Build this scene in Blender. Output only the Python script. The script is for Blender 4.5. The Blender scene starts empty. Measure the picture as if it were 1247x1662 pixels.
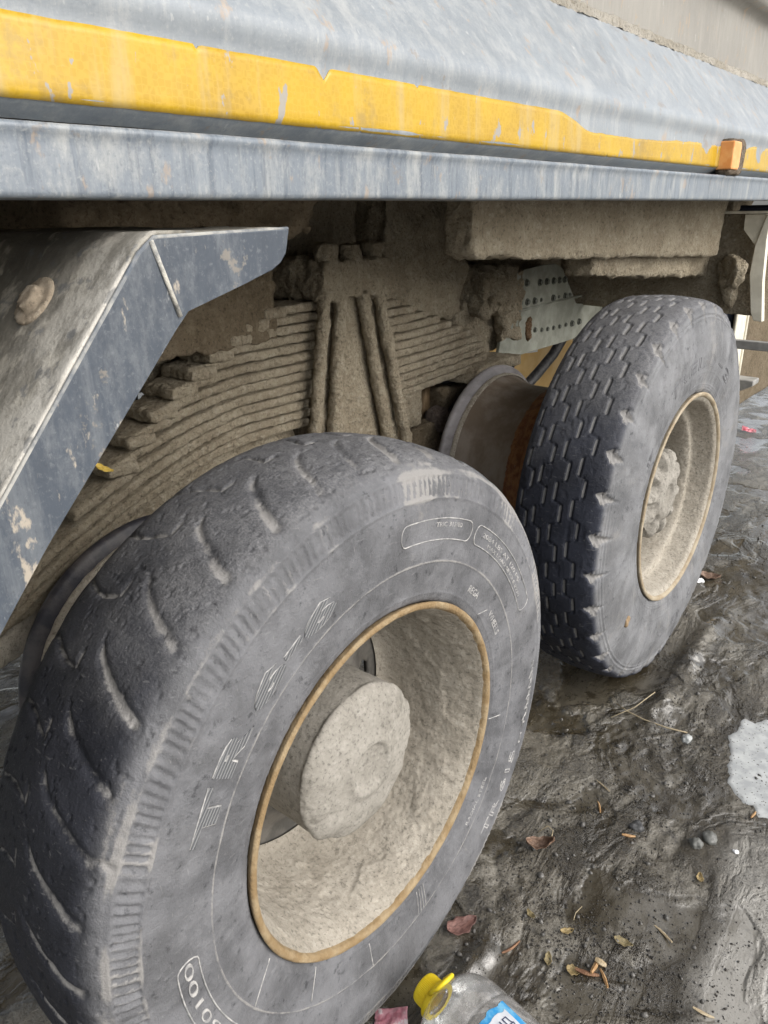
import bpy, bmesh, math, random
import numpy as np
from mathutils import Matrix, Vector
random.seed(7); RNG = np.random.default_rng(7)
S = bpy.context.scene
COL = S.collection

# ------------------------------------------------------------------ camera
cam_d = bpy.data.cameras.new('camera'); cam = bpy.data.objects.new('camera', cam_d); COL.objects.link(cam)
rt = Vector((0.771668, 0.635857, -0.014630)); up = Vector((-0.225604, 0.295152, 0.928433)); fw = rt.cross(-up) * 1.0
fw = Vector((-0.594669, 0.713142, -0.371212))
m = Matrix(((rt.x, up.x, -fw.x, 0.60511), (rt.y, up.y, -fw.y, -0.73231), (rt.z, up.z, -fw.z, 1.30720), (0, 0, 0, 1)))
cam.matrix_world = m
cam_d.sensor_width = 36; cam_d.sensor_fit = 'AUTO'; cam_d.lens = 26.41
cam_d.clip_start = 0.02; cam_d.clip_end = 500
S.camera = cam

# ------------------------------------------------------------------ sky, sun, exposure
W = bpy.data.worlds.new('World'); S.world = W; W.use_nodes = True
wn = W.node_tree; wn.nodes.clear()
sky = wn.nodes.new('ShaderNodeTexSky'); sky.sky_type = 'NISHITA'; sky.sun_disc = False
SUN_EL, SUN_AZ = math.radians(36), math.radians(82)          # azimuth measured clockwise from +Y
sky.sun_elevation = SUN_EL; sky.sun_rotation = SUN_AZ
sky.air_density = 1.0; sky.dust_density = 2.5; sky.ozone_density = 1.0
hsv = wn.nodes.new('ShaderNodeHueSaturation'); hsv.inputs['Saturation'].default_value = 0.26
bgn = wn.nodes.new('ShaderNodeBackground'); bgn.inputs['Strength'].default_value = 0.15
wo = wn.nodes.new('ShaderNodeOutputWorld')
wn.links.new(sky.outputs[0], hsv.inputs['Color']); wn.links.new(hsv.outputs[0], bgn.inputs[0]); wn.links.new(bgn.outputs[0], wo.inputs[0])
sd = bpy.data.lights.new('sun', 'SUN'); sd.energy = 1.5; sd.angle = math.radians(60); sd.color = (1.0, 0.965, 0.92)
sun = bpy.data.objects.new('sun', sd); COL.objects.link(sun)
sdir = Vector((math.sin(SUN_AZ) * math.cos(SUN_EL), math.cos(SUN_AZ) * math.cos(SUN_EL), math.sin(SUN_EL)))
sun.rotation_euler = sdir.to_track_quat('Z', 'Y').to_euler(); sun.location = sdir * 20
S.view_settings.view_transform = 'Standard'; S.view_settings.look = 'None'
S.view_settings.exposure = 0.76; S.view_settings.gamma = 1; S.view_settings.use_curve_mapping = False
S.render.engine = 'CYCLES'

# ------------------------------------------------------------------ noise
def _hash(ix, iy, iz, seed):
    h = (ix.astype(np.int64) * 374761393 + iy.astype(np.int64) * 668265263 + iz.astype(np.int64) * 2147483647 + seed * 974711) & 0xffffffff
    h = ((h ^ (h >> 13)) * 1274126177) & 0xffffffff
    h = h ^ (h >> 16)
    return (h & 0xffff) / 32767.5 - 1.0
def vnoise(P, seed=0):
    i = np.floor(P).astype(np.int64); f = P - i; f = f * f * (3 - 2 * f)
    x, y, z = i[:, 0], i[:, 1], i[:, 2]; fx, fy, fz = f[:, 0], f[:, 1], f[:, 2]
    def c(a, b, d): return _hash(x + a, y + b, z + d, seed)
    a = c(0,0,0) * (1-fx) + c(1,0,0) * fx; b = c(0,1,0) * (1-fx) + c(1,1,0) * fx
    d = c(0,0,1) * (1-fx) + c(1,0,1) * fx; e = c(0,1,1) * (1-fx) + c(1,1,1) * fx
    return (a * (1-fy) + b * fy) * (1-fz) + (d * (1-fy) + e * fy) * fz
def fbm(P, freq, octv=4, seed=0, gain=0.5):
    P = np.asarray(P, float); r = 0; a = 1.0; t = 0
    for o in range(octv):
        r = r + a * vnoise(P * freq + 13.7 * o, seed + o); t += a; a *= gain; freq *= 2.03
    return r / t
def sstep(a, b, x):
    t = np.clip((x - a) / (b - a), 0, 1); return t * t * (3 - 2 * t)
def gauss(x, w): return np.exp(-(x / w) ** 2)

# ------------------------------------------------------------------ materials
class NT:
    def __init__(s, name):
        s.m = bpy.data.materials.new(name); s.m.use_nodes = True; s.t = s.m.node_tree; s.t.nodes.clear()
        s.out = s.n('ShaderNodeOutputMaterial'); s.b = s.n('ShaderNodeBsdfPrincipled'); s.l(s.b.outputs[0], s.out.inputs[0])
        s.tc = s.n('ShaderNodeTexCoord').outputs['Object']
    def n(s, k): return s.t.nodes.new(k)
    def l(s, a, b): s.t.links.new(a, b)
    def setin(s, sock, v):
        if hasattr(v, 'is_linked') or isinstance(v, bpy.types.NodeSocket): s.l(v, sock)
        else: sock.default_value = v if not (isinstance(v, tuple) and len(v) == 3 and sock.type == 'RGBA') else (*v, 1)
    def noise(s, scale, detail=4, rough=.55, stretch=None, dist=0, off=(0, 0, 0), rot=(0, 0, 0)):
        mp = s.n('ShaderNodeMapping'); s.l(s.tc, mp.inputs[0]); mp.inputs['Scale'].default_value = stretch or (1, 1, 1)
        mp.inputs['Location'].default_value = off; mp.inputs['Rotation'].default_value = rot
        t = s.n('ShaderNodeTexNoise'); s.l(mp.outputs[0], t.inputs['Vector'])
        t.inputs['Scale'].default_value = scale; t.inputs['Detail'].default_value = detail; t.inputs['Roughness'].default_value = rough
        t.inputs['Distortion'].default_value = dist
        return t.outputs['Fac']
    def voro(s, scale, stretch=None, feat='F1', rand=1.0):
        mp = s.n('ShaderNodeMapping'); s.l(s.tc, mp.inputs[0]); mp.inputs['Scale'].default_value = stretch or (1, 1, 1)
        t = s.n('ShaderNodeTexVoronoi'); t.feature = feat; t.inputs['Randomness'].default_value = rand; s.l(mp.outputs[0], t.inputs['Vector']); t.inputs['Scale'].default_value = scale
        return t.outputs['Distance']
    def attr(s, name):
        a = s.n('ShaderNodeAttribute'); a.attribute_name = name; return a.outputs['Fac']
    def rng(s, v, a, b, lo=0.0, hi=1.0, smooth=True):
        r = s.n('ShaderNodeMapRange'); r.interpolation_type = 'SMOOTHSTEP' if smooth else 'LINEAR'
        s.setin(r.inputs['Value'], v); r.inputs['From Min'].default_value = a; r.inputs['From Max'].default_value = b
        r.inputs['To Min'].default_value = lo; r.inputs['To Max'].default_value = hi
        return r.outputs['Result']
    def math(s, op, a, b=0.5):
        k = s.n('ShaderNodeMath'); k.operation = op; s.setin(k.inputs[0], a); s.setin(k.inputs[1], b); return k.outputs[0]
    def mix(s, f, a, b):
        k = s.n('ShaderNodeMix'); k.data_type = 'RGBA'; s.setin(k.inputs[0], f); s.setin(k.inputs[6], a); s.setin(k.inputs[7], b); return k.outputs[2]
    def bump(s, h, strength=.5, dist=.01, normal=None):
        k = s.n('ShaderNodeBump'); k.inputs['Strength'].default_value = strength; k.inputs['Distance'].default_value = dist
        s.l(h, k.inputs['Height'])
        if normal is not None: s.l(normal, k.inputs['Normal'])
        return k.outputs[0]
    def fin(s, col=None, rough=None, normal=None, metal=None, spec=None):
        if col is not None: s.setin(s.b.inputs['Base Color'], col)
        if rough is not None: s.setin(s.b.inputs['Roughness'], rough)
        if normal is not None: s.l(normal, s.b.inputs['Normal'])
        if metal is not None: s.setin(s.b.inputs['Metallic'], metal)
        if spec is not None: s.setin(s.b.inputs['Specular IOR Level'], spec)
        return s.m

def mat_mud(name, a, b, c, bump=.9, scale=1.0, rough=.92):
    t = NT(name)
    n1 = t.noise(9 * scale, 5, .6); n2 = t.noise(48 * scale, 7, .78); n3 = t.noise(150 * scale, 5, .75); v = t.voro(110 * scale)
    col = t.mix(t.rng(n1, .35, .65), a, b)
    col = t.mix(t.rng(n2, .50, .66, 0, .85), col, c)
    col = t.mix(t.rng(n2, .46, .34, 0, .7), col, tuple(x * .62 for x in a))
    col = t.mix(t.rng(n3, .54, .64, 0, .7), col, tuple(x * .42 for x in a))
    col = t.mix(t.rng(n3, .45, .34, 0, .35), col, tuple(min(1, x * 1.25) for x in c))
    h = t.math('ADD', t.math('ADD', t.math('MULTIPLY', n2, .8), t.math('MULTIPLY', n3, .4)), t.math('MULTIPLY', v, .25))
    nb = t.bump(h, bump, .022)
    return t.fin(col, rough, nb, spec=.2)
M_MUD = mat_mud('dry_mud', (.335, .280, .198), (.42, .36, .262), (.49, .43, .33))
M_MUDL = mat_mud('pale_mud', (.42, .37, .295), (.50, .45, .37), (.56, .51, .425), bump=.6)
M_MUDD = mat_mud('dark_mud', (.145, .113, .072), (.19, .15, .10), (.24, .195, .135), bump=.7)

M_MUDR = mat_mud('rim_mud', (.315, .283, .232), (.375, .34, .284), (.42, .384, .325), bump=.4)
def mat_rubber(name, dark, mid, dust, dcol=(.25, .24, .228)):
    t = NT(name)
    g = t.attr('dust'); w = t.attr('side')
    n1 = t.noise(9, 5, .65); n2 = t.noise(60, 6, .7); n3 = t.noise(330, 4, .65); n4 = t.noise(24, 5, .65, off=(5, 5, 5))
    col = t.mix(w, t.mix(t.rng(n1, .35, .65), dark, tuple(x * 1.7 for x in dark)), t.mix(t.rng(n1, .36, .64), tuple(x * .78 for x in mid), tuple(x * 1.25 for x in mid)))
    col = t.mix(t.math('MULTIPLY', t.attr('top'), t.rng(t.math('ADD', n2, n3), .8, 1.15, .45, .95)), col, (.180, .178, .180))
    sc0 = t.noise(22, 6, .72)
    col = t.mix(t.math('MULTIPLY', w, t.rng(sc0, .48, .70, 0, .35)), col, tuple(min(1, x * 1.75) for x in mid))
    col = t.mix(t.rng(n2, .56, .70, 0, .6), col, tuple(x * .55 for x in dark))
    nn = t.math('ADD', t.math('MULTIPLY', n2, .9), t.math('MULTIPLY', n4, .7)); d = t.rng(t.math('ADD', g, t.math('MULTIPLY', t.math('SUBTRACT', nn, .8), .95)), .30, .66)
    col = t.mix(t.math('MULTIPLY', d, dust), col, dcol)
    sc = t.noise(48, 3, .5, stretch=(1, 1, 5), rot=(.7, .3, .2)); sc2 = t.noise(60, 3, .5, stretch=(1, 5, 1), rot=(-.5, .2, .4))
    col = t.mix(t.rng(sc, .66, .72, 0, .22), col, (.28, .275, .27))
    col = t.mix(t.rng(sc2, .67, .73, 0, .25), col, (.28, .275, .27))
    col = t.mix(t.rng(n3, .62, .72, 0, .38), col, (.24, .23, .22))
    h = t.math('ADD', t.math('MULTIPLY', n2, .7), t.math('MULTIPLY', n3, .4))
    return t.fin(col, t.rng(n1, .3, .7, .5, .72), t.bump(h, .6, .006), spec=.22)
M_RUB = mat_rubber('worn_rubber', (.019, .020, .025), (.128, .128, .133), .95)
M_RUB2 = mat_rubber('grey_rubber', (.020, .022, .030), (.160, .161, .165), .85)
M_LET = NT('moulded_letter')
_w = M_LET.n('ShaderNodeTexWave'); _w.bands_direction = 'Y'; _w.wave_type = 'BANDS'
_mp = M_LET.n('ShaderNodeMapping'); M_LET.l(M_LET.tc, _mp.inputs[0]); M_LET.l(_mp.outputs[0], _w.inputs['Vector']); _w.inputs['Scale'].default_value = 62
_mp.inputs['Rotation'].default_value = (math.radians(38), 0, 0)
M_LET = M_LET.fin(M_LET.mix(_w.outputs['Fac'], (.075, .078, .085), (.20, .20, .20)), .7, M_LET.bump(_w.outputs['Fac'], .8, .002))
t = NT('scuffed_moulding'); n = t.noise(80, 4)
M_EDGE = t.fin(t.mix(t.rng(n, .4, .65), (.24, .235, .23), (.42, .405, .385)), .75)

def mat_panel(name, base, dark, dust, streak=.6, rough=(.34, .55), warm=(.36, .25, .15), chips=.5, spec=.6, run=.5):
    t = NT(name)
    big = t.noise(2.6, 5, .65); st = t.noise(24, 6, .7, stretch=(1, 1, .16)); st2 = t.noise(75, 5, .68, stretch=(1, 1, .09)); cl = t.noise(30, 7, .78, stretch=(1, 1, .45))
    fine = t.noise(210, 4, .65); sp = t.noise(26, 5, .66, stretch=(1, 1.2, .55), off=(3, 1, 7), rot=(.35, 0, 0)); spk = t.noise(60, 3, .5, off=(9, 2, 1), stretch=(1, 1.3, .5), rot=(.35, 0, 0)); sp3 = t.noise(18, 5, .7, off=(1, 8, 3))
    col = t.mix(t.rng(big, .35, .65), base, tuple(x * .84 for x in base))
    col = t.mix(t.rng(st2, .48, .66, 0, run), col, dark)
    col = t.mix(t.rng(cl, .46, .66, 0, streak * .8), col, dust)
    col = t.mix(t.rng(st, .50, .66, 0, streak * .8), col, dust)
    col = t.mix(t.rng(fine, .54, .70, 0, .35), col, dust)
    col = t.mix(t.rng(fine, .44, .32, 0, .35), col, dark)
    col = t.mix(t.rng(sp, .60, .66, 0, chips), col, warm)
    col = t.mix(t.rng(sp3, .63, .68, 0, chips * .8), col, tuple(x * .55 for x in warm))
    col = t.mix(t.rng(spk, .70, .73, 0, chips * .55), col, (.56, .55, .52))
    r = t.rng(t.math('ADD', t.math('MULTIPLY', cl, .6), t.math('MULTIPLY', fine, .4)), .38, .62, rough[0], rough[1])
    h = t.math('ADD', t.math('MULTIPLY', fine, .4), t.math('MULTIPLY', sp, .5))
    return t.fin(col, r, t.bump(h, .25, .003), metal=.0, spec=spec)
M_PANEL = mat_panel('weathered_grey_paint', (.245, .268, .285), (.155, .175, .198), (.37, .372, .36), .55, (.30, .46), chips=.5, spec=.8, run=.3)
M_SKIRT = mat_panel('dusty_grey_paint', (.170, .195, .222), (.070, .088, .112), (.36, .36, .338), .6, (.32, .5), chips=.4, run=.75)
M_WALL = mat_panel('dirty_body_paint', (.25, .235, .205), (.19, .175, .15), (.31, .29, .255), .5, (.5, .7), run=.4)
M_FEND = mat_panel('scratched_fender_paint', (.044, .056, .074), (.024, .031, .043), (.175, .185, .192), .5, (.36, .55), warm=(.42, .36, .28), chips=.75, run=.25)
def mat_fender_top():
    t = NT('dusty_fender_top')
    n1 = t.noise(8, 5, .65); st = t.noise(34, 5, .6, stretch=(1, 1, .35), rot=(.5, .3, 0)); n3 = t.noise(190, 4, .65)
    col = t.mix(t.rng(n1, .35, .65), (.105, .097, .080), (.18, .167, .138))
    col = t.mix(t.rng(st, .52, .66, 0, .8), col, (.40, .37, .31))
    col = t.mix(t.math('MULTIPLY', t.attr('edge'), t.rng(t.noise(28, 6, .7, stretch=(1, .6, .6)), .36, .6, .25, 1)), col, (.56, .53, .47))
    col = t.mix(t.rng(t.noise(50, 5, .6, off=(4, 4, 4)), .56, .66, 0, .65), col, (.13, .135, .14))
    col = t.mix(t.rng(n3, .58, .72, 0, .5), col, (.14, .125, .10))
    return t.fin(col, .8, t.bump(t.math('ADD', n3, st), .3, .005), spec=.25)
M_FTOP = mat_fender_top()
def mat_tape():
    t = NT('yellow_reflective_tape')
    v = t.voro(170, stretch=(1, 1, 1), feat='DISTANCE_TO_EDGE', rand=.35)
    n1 = t.noise(7, 4, .6); st = t.noise(30, 4, .6, stretch=(1, 1, .12)); ch = t.noise(46, 4, .55, stretch=(1, 1.1, .55), off=(2, 5, 1)); fi = t.noise(200, 3)
    col = t.mix(t.rng(n1, .35, .65), (.46, .285, .006), (.37, .22, .012))
    col = t.mix(t.rng(v, .02, .12, .30, 0), col, (.54, .35, .04))
    col = t.mix(t.rng(st, .5, .70, 0, .6), col, (.42, .32, .14))
    col = t.mix(t.rng(fi, .6, .75, 0, .2), col, (.45, .33, .12))
    gr = t.noise(16, 6, .75, off=(6, 1, 2)); col = t.mix(t.rng(gr, .52, .68, 0, .5), col, (.25, .17, .05)); col = t.mix(t.rng(ch, .64, .665, 0, .85), col, (.26, .26, .26))
    return t.fin(col, t.rng(st, .4, .7, .3, .5), t.bump(v, .03, .002), spec=.5)
M_TAPE = mat_tape()
def mat_simple(name, a, b, rough=.6, sc=40, bump=.2, metal=0, spec=.4, stretch=None):
    t = NT(name); n1 = t.noise(sc, 5, .6, stretch); n2 = t.noise(sc * 5, 3, .6)
    col = t.mix(t.rng(n1, .38, .64), a, b)
    return t.fin(col, rough, t.bump(t.math('ADD', n1, n2), bump, .004), metal=metal, spec=spec)
M_RUST = mat_simple('rusty_rim_lip', (.215, .145, .07), (.285, .215, .125), .85, 26, .8)
M_LIP2 = mat_simple('dusty_rim_lip', (.27, .21, .135), (.36, .305, .22), .8, 26, .5)
M_RUSTD = mat_simple('deep_rust', (.17, .060, .018), (.30, .14, .05), .55, 50, .6)
M_RIM = mat_simple('dull_rim_paint', (.215, .165, .12), (.31, .26, .21), .55, 18, .2, stretch=(1, 1, .4))
M_FLAN = mat_simple('worn_flange', (.20, .185, .185), (.33, .31, .31), .45, 16, .2, stretch=(1, .5, 1))
M_DISC = mat_simple('dull_disc', (.085, .08, .072), (.16, .148, .13), .6, 20, .3)
M_RIMD = mat_simple('dark_inner_flange', (.026, .026, .034), (.075, .068, .068), .45, 25, .2)
M_GALV = mat_simple('galvanised_plate', (.24, .245, .20), (.33, .335, .285), .5, 18, .1)
M_IRON = mat_simple('dark_bolt', (.085, .09, .075), (.15, .155, .13), .5, 90, .3)
M_CREAM = mat_simple('cream_paint', (.62, .58, .47), (.74, .70, .58), .55, 20, .1)
M_BLACK = mat_simple('black_rubber_hose', (.018, .018, .02), (.05, .048, .046), .5, 60, .2)
M_TANK = mat_simple('dark_tank_paint', (.022, .028, .045), (.045, .05, .065), .35, 8, .05)
M_GREYBAR = mat_simple('grey_bar_paint', (.24, .235, .22), (.32, .31, .29), .6, 25, .2)
M_MUST = mat_simple('mustard_paint', (.70, .44, .13), (.78, .54, .22), .5, 6, .05)
M_WHITE = mat_simple('white_sticker', (.88, .88, .88), (.9, .9, .9), .5, 6, .0)
M_ORANGE = mat_simple('orange_lens', (.72, .30, .09), (.78, .40, .15), .4, 30, .1)
M_BROWN = mat_simple('brown_steel', (.17, .115, .06), (.26, .18, .10), .7, 20, .3)

# ------------------------------------------------------------------ mesh helpers
def set_props(o, label=None, cat=None, group=None, kind=None):
    if label: o['label'] = label
    if cat: o['category'] = cat
    if group: o['group'] = group
    if kind: o['kind'] = kind
    return o
def link(name, me, mat=None, parent=None, label=None, kind=None):
    o = bpy.data.objects.new(name, me); COL.objects.link(o)
    if mat is not None:
        me.materials.clear(); me.materials.append(mat)
    if parent is not None:
        o.parent = parent
        if parent.type == 'EMPTY': o.matrix_parent_inverse = Matrix.Translation(-Vector(parent.location))
    return set_props(o, label, kind=kind)
def npmesh(name, V, F, smooth=True, attrs=None):
    me = bpy.data.meshes.new(name); V = np.ascontiguousarray(V, dtype=np.float32)
    if isinstance(F, np.ndarray):
        k = F.shape[1]; me.vertices.add(len(V)); me.vertices.foreach_set('co', V.ravel())
        me.loops.add(F.size); me.loops.foreach_set('vertex_index', F.astype(np.int32).ravel())
        me.polygons.add(len(F)); me.polygons.foreach_set('loop_start', np.arange(0, F.size, k, dtype=np.int32))
        me.update(calc_edges=True)
    else:
        me.from_pydata([tuple(v) for v in V], [], F); me.update()
    me.polygons.foreach_set('use_smooth', np.full(len(me.polygons), smooth))
    for a, v in (attrs or {}).items():
        at = me.attributes.new(a, 'FLOAT', 'POINT'); at.data.foreach_set('value', np.asarray(v, dtype=np.float32))
    return me
def gridF(nu, nv, wrap=False, flip=False):
    iu = np.arange(nu if wrap else nu - 1); iv = np.arange(nv - 1)
    A, B = np.meshgrid(iu, iv, indexing='ij'); A = A.ravel(); B = B.ravel(); A2 = (A + 1) % nu
    F = np.stack([A * nv + B, A2 * nv + B, A2 * nv + B + 1, A * nv + B + 1], 1)
    return F[:, ::-1] if flip else F
def bm_link(name, bm, mat, parent=None, label=None, smooth=False, kind=None):
    bmesh.ops.recalc_face_normals(bm, faces=bm.faces)
    me = bpy.data.meshes.new(name); bm.to_mesh(me); bm.free()
    me.polygons.foreach_set('use_smooth', np.full(len(me.polygons), smooth))
    return link(name, me, mat, parent, label, kind)
def prism_bm(yz, x0, x1, bev=0.0, seg=2):
    bm = bmesh.new()
    a = [bm.verts.new((x0, y, z)) for y, z in yz]; b = [bm.verts.new((x1, y, z)) for y, z in yz]
    bm.faces.new(a); bm.faces.new(b[::-1])
    for i in range(len(yz)):
        j = (i + 1) % len(yz); bm.faces.new((a[j], a[i], b[i], b[j]))
    if bev: bmesh.ops.bevel(bm, geom=list(bm.edges), offset=bev, segments=seg, affect='EDGES', profile=.5)
    return bm
def box_bm(x0, x1, y0, y1, z0, z1, bev=0.0, seg=2): return prism_bm([(y0, z0), (y1, z0), (y1, z1), (y0, z1)], x0, x1, bev, seg)
def remesh(o, vox):
    md = o.modifiers.new('r', 'REMESH'); md.mode = 'VOXEL'; md.voxel_size = vox; md.use_smooth_shade = True
    dg = bpy.context.evaluated_depsgraph_get()
    me = bpy.data.meshes.new_from_object(o.evaluated_get(dg)); o.modifiers.clear()
    old = o.data; mats = list(old.materials); o.data = me; me.materials.clear()
    for x in mats: me.materials.append(x)
    bpy.data.meshes.remove(old); return o
def getco(me):
    n = len(me.vertices); a = np.empty(n * 3, np.float32); me.vertices.foreach_get('co', a); return a.reshape(n, 3).astype(float)
def getno(me):
    n = len(me.vertices); a = np.empty(n * 3, np.float32); me.vertex_normals.foreach_get('vector', a); return a.reshape(n, 3).astype(float)
def setco(me, V): me.vertices.foreach_set('co', np.asarray(V, np.float32).ravel()); me.update()
def lump(o, amp, freq, octv=4, seed=0, warp=0):
    me = o.data; V = getco(me); N = getno(me)
    d = fbm(V, freq, octv, seed, .6)
    if warp: V = V + warp * np.stack([fbm(V, 7, 2, seed + 50 + i) for i in range(3)], 1)
    d = d + .55 * fbm(V, freq * 3.0, 3, seed + 7, .6) + .6 * np.maximum(0, fbm(V, freq * 1.1, 3, seed + 17) - .1)
    setco(me, V + N * (amp * d)[:, None]); me.polygons.foreach_set('use_smooth', np.ones(len(me.polygons), bool)); return o
def muddy(name, bm, mat, parent, vox=.008, amp=.006, freq=30, octv=4, seed=0, label=None, warp=0):
    o = bm_link(name, bm, mat, parent, label); remesh(o, vox); return lump(o, amp, freq, octv, seed, warp)
def tube_bm(pts, r, n=8, closed=False, caps=True, bm=None):
    bm = bm or bmesh.new(); P = [Vector(p) for p in pts]; k = len(P); rings = []
    up0 = Vector((.31, .17, .93))
    for i, p in enumerate(P):
        a = P[(i - 1) % k] if (closed or i > 0) else p; b = P[(i + 1) % k] if (closed or i < k - 1) else p
        t = (b - a).normalized(); u = t.cross(up0).normalized(); v = t.cross(u); rr = r[i] if isinstance(r, (list, tuple)) else r
        rings.append([bm.verts.new(p + (u * math.cos(2 * math.pi * j / n) + v * math.sin(2 * math.pi * j / n)) * rr) for j in range(n)])
    for i in range(k if closed else k - 1):
        A, B = rings[i], rings[(i + 1) % k]
        for j in range(n): bm.faces.new((A[j], A[(j + 1) % n], B[(j + 1) % n], B[j]))
    if caps and not closed: bm.faces.new(rings[0][::-1]); bm.faces.new(rings[-1])
    return bm
def cyl_bm(c, axis, r, h, n=24, bev=0, bm=None):
    bm = bm or bmesh.new(); ax = Vector(axis).normalized(); q = ax.to_track_quat('Z', 'Y').to_matrix().to_4x4()
    g = bmesh.ops.create_cone(bm, cap_ends=True, segments=n, radius1=r, radius2=r, depth=h, matrix=Matrix.Translation(Vector(c)) @ q)
    return bm
def lathe(prof, nth, cy, cz, disp=None, x_off=0):
    """prof: (x,r) list; axis along X through (cy,cz)"""
    prof = np.asarray(prof, float); th = np.linspace(0, 2 * np.pi, nth, endpoint=False); nv = len(prof)
    T, K = np.meshgrid(th, np.arange(nv), indexing='ij'); X = prof[K, 0]; R = prof[K, 1]
    tg = np.gradient(prof, axis=0); tg /= np.linalg.norm(tg, axis=1)[:, None] + 1e-12; nx, nr = tg[:, 1], -tg[:, 0]
    if disp is not None:
        D = disp(T, K, X, R); X = X + D * nx[K]; R = R + D * nr[K]
    V = np.stack([X + x_off, cy + R * np.cos(T), cz + R * np.sin(T)], -1).reshape(-1, 3)
    return V, gridF(nth, nv, True)
def resample(keys, n, smooth=True):
    K = np.asarray(keys, float)
    if smooth:
        out = []
        for i in range(len(K) - 1):
            p0 = K[max(i - 1, 0)]; p1 = K[i]; p2 = K[i + 1]; p3 = K[min(i + 2, len(K) - 1)]
            for t in np.linspace(0, 1, 24, endpoint=False):
                out.append(.5 * ((2 * p1) + (-p0 + p2) * t + (2 * p0 - 5 * p1 + 4 * p2 - p3) * t ** 2 + (-p0 + 3 * p1 - 3 * p2 + p3) * t ** 3))
        out.append(K[-1]); K = np.array(out)
    s = np.concatenate([[0], np.cumsum(np.linalg.norm(np.diff(K, axis=0), axis=1))])
    q = np.linspace(0, s[-1], n) if np.isscalar(n) else np.asarray(n) * s[-1]
    return np.stack([np.interp(q, s, K[:, i]) for i in range(K.shape[1])], 1)

# ================================================================== ground
def gz0(y):
    y = np.asarray(y, float)
    return np.where(y < -.4, -.048 - .4 * .0737 + (y + .4) * .02, np.where(y > 2.0, -.048 + 2 * .0737 + (y - 2) * .015, -.048 + y * .0737))
def ground_h(x, y):
    P = np.stack([x, y, np.zeros_like(x)], 1)
    z = gz0(y)
    h = .024 * fbm(P, 2.3, 3, 3) + .008 * fbm(P, 8, 3, 8)
    rough = sstep(-.1, .5, fbm(P, 3.1, 3, 21))
    grit = fbm(P, 42, 2, 30, .6)
    h += (.0012 + .0062 * rough) * grit
    # ruts running with the truck and a pale smooth sheet on the right
    h += .006 * fbm(np.stack([x * 2.6 + .6 * y, y * .9, 0 * x], 1), 2.2, 3, 41)
    pale = sstep(-.03, .05, x - (.40 - .10 * (y - .39)) + .05 * fbm(P, 7, 3, 60)) * sstep(.85, .62, y + .05 * fbm(P, 8, 2, 61))
    h = h * (1 - .55 * pale) + .008 * pale
    bed = sstep(1.25, .9, np.hypot((x - .43 + .22 * (y - 1.0)) / .20, (y - 1.0) / .26)); h = h * (1 - .88 * bed)
    # squeezed-up mud ridge beside the tyres, flat under them
    for cy, gx in ((0.0, .02), (1.263, .03)):
        dy = y - cy
        ridge = gauss(x - (gx + .055 + .03 * fbm(P, 6, 2, 70)), .035) * sstep(.42, .2, np.abs(dy))
        h += .016 * ridge * (1 + .8 * fbm(P, 22, 3, 71))
        under = sstep(.05, -.02, x - gx) * sstep(.34, .22, np.abs(dy)) * sstep(-.36, -.28, x)
        h = h * (1 - under) - .010 * under
    smooth = sstep(.0, .4, fbm(np.stack([x * 1.5 + .5 * y, y - .3 * x, 0 * x], 1), 3.0, 3, 91))
    return z + h, pale, rough, smooth
def dens(a, b, lo, hi, nfine, nout):
    t = np.linspace(0, 1, nout) ** 3
    return np.unique(np.concatenate([a - (a - lo) * t[::-1], np.linspace(a, b, nfine), b + (hi - b) * t]))
gx = dens(-.35, .72, -60, 60, 250, 34); gy = dens(-.15, 2.0, -60, 80, 470, 40)
GX, GY = np.meshgrid(gx, gy, indexing='ij'); x_, y_ = GX.ravel(), GY.ravel()
gz, pale, rough_, smooth_ = ground_h(x_, y_)
far_fade = sstep(6, 14, np.hypot(x_, y_)); gz = gz * (1 - far_fade) + gz0(y_) * far_fade
low = gz - gz0(y_)
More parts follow.
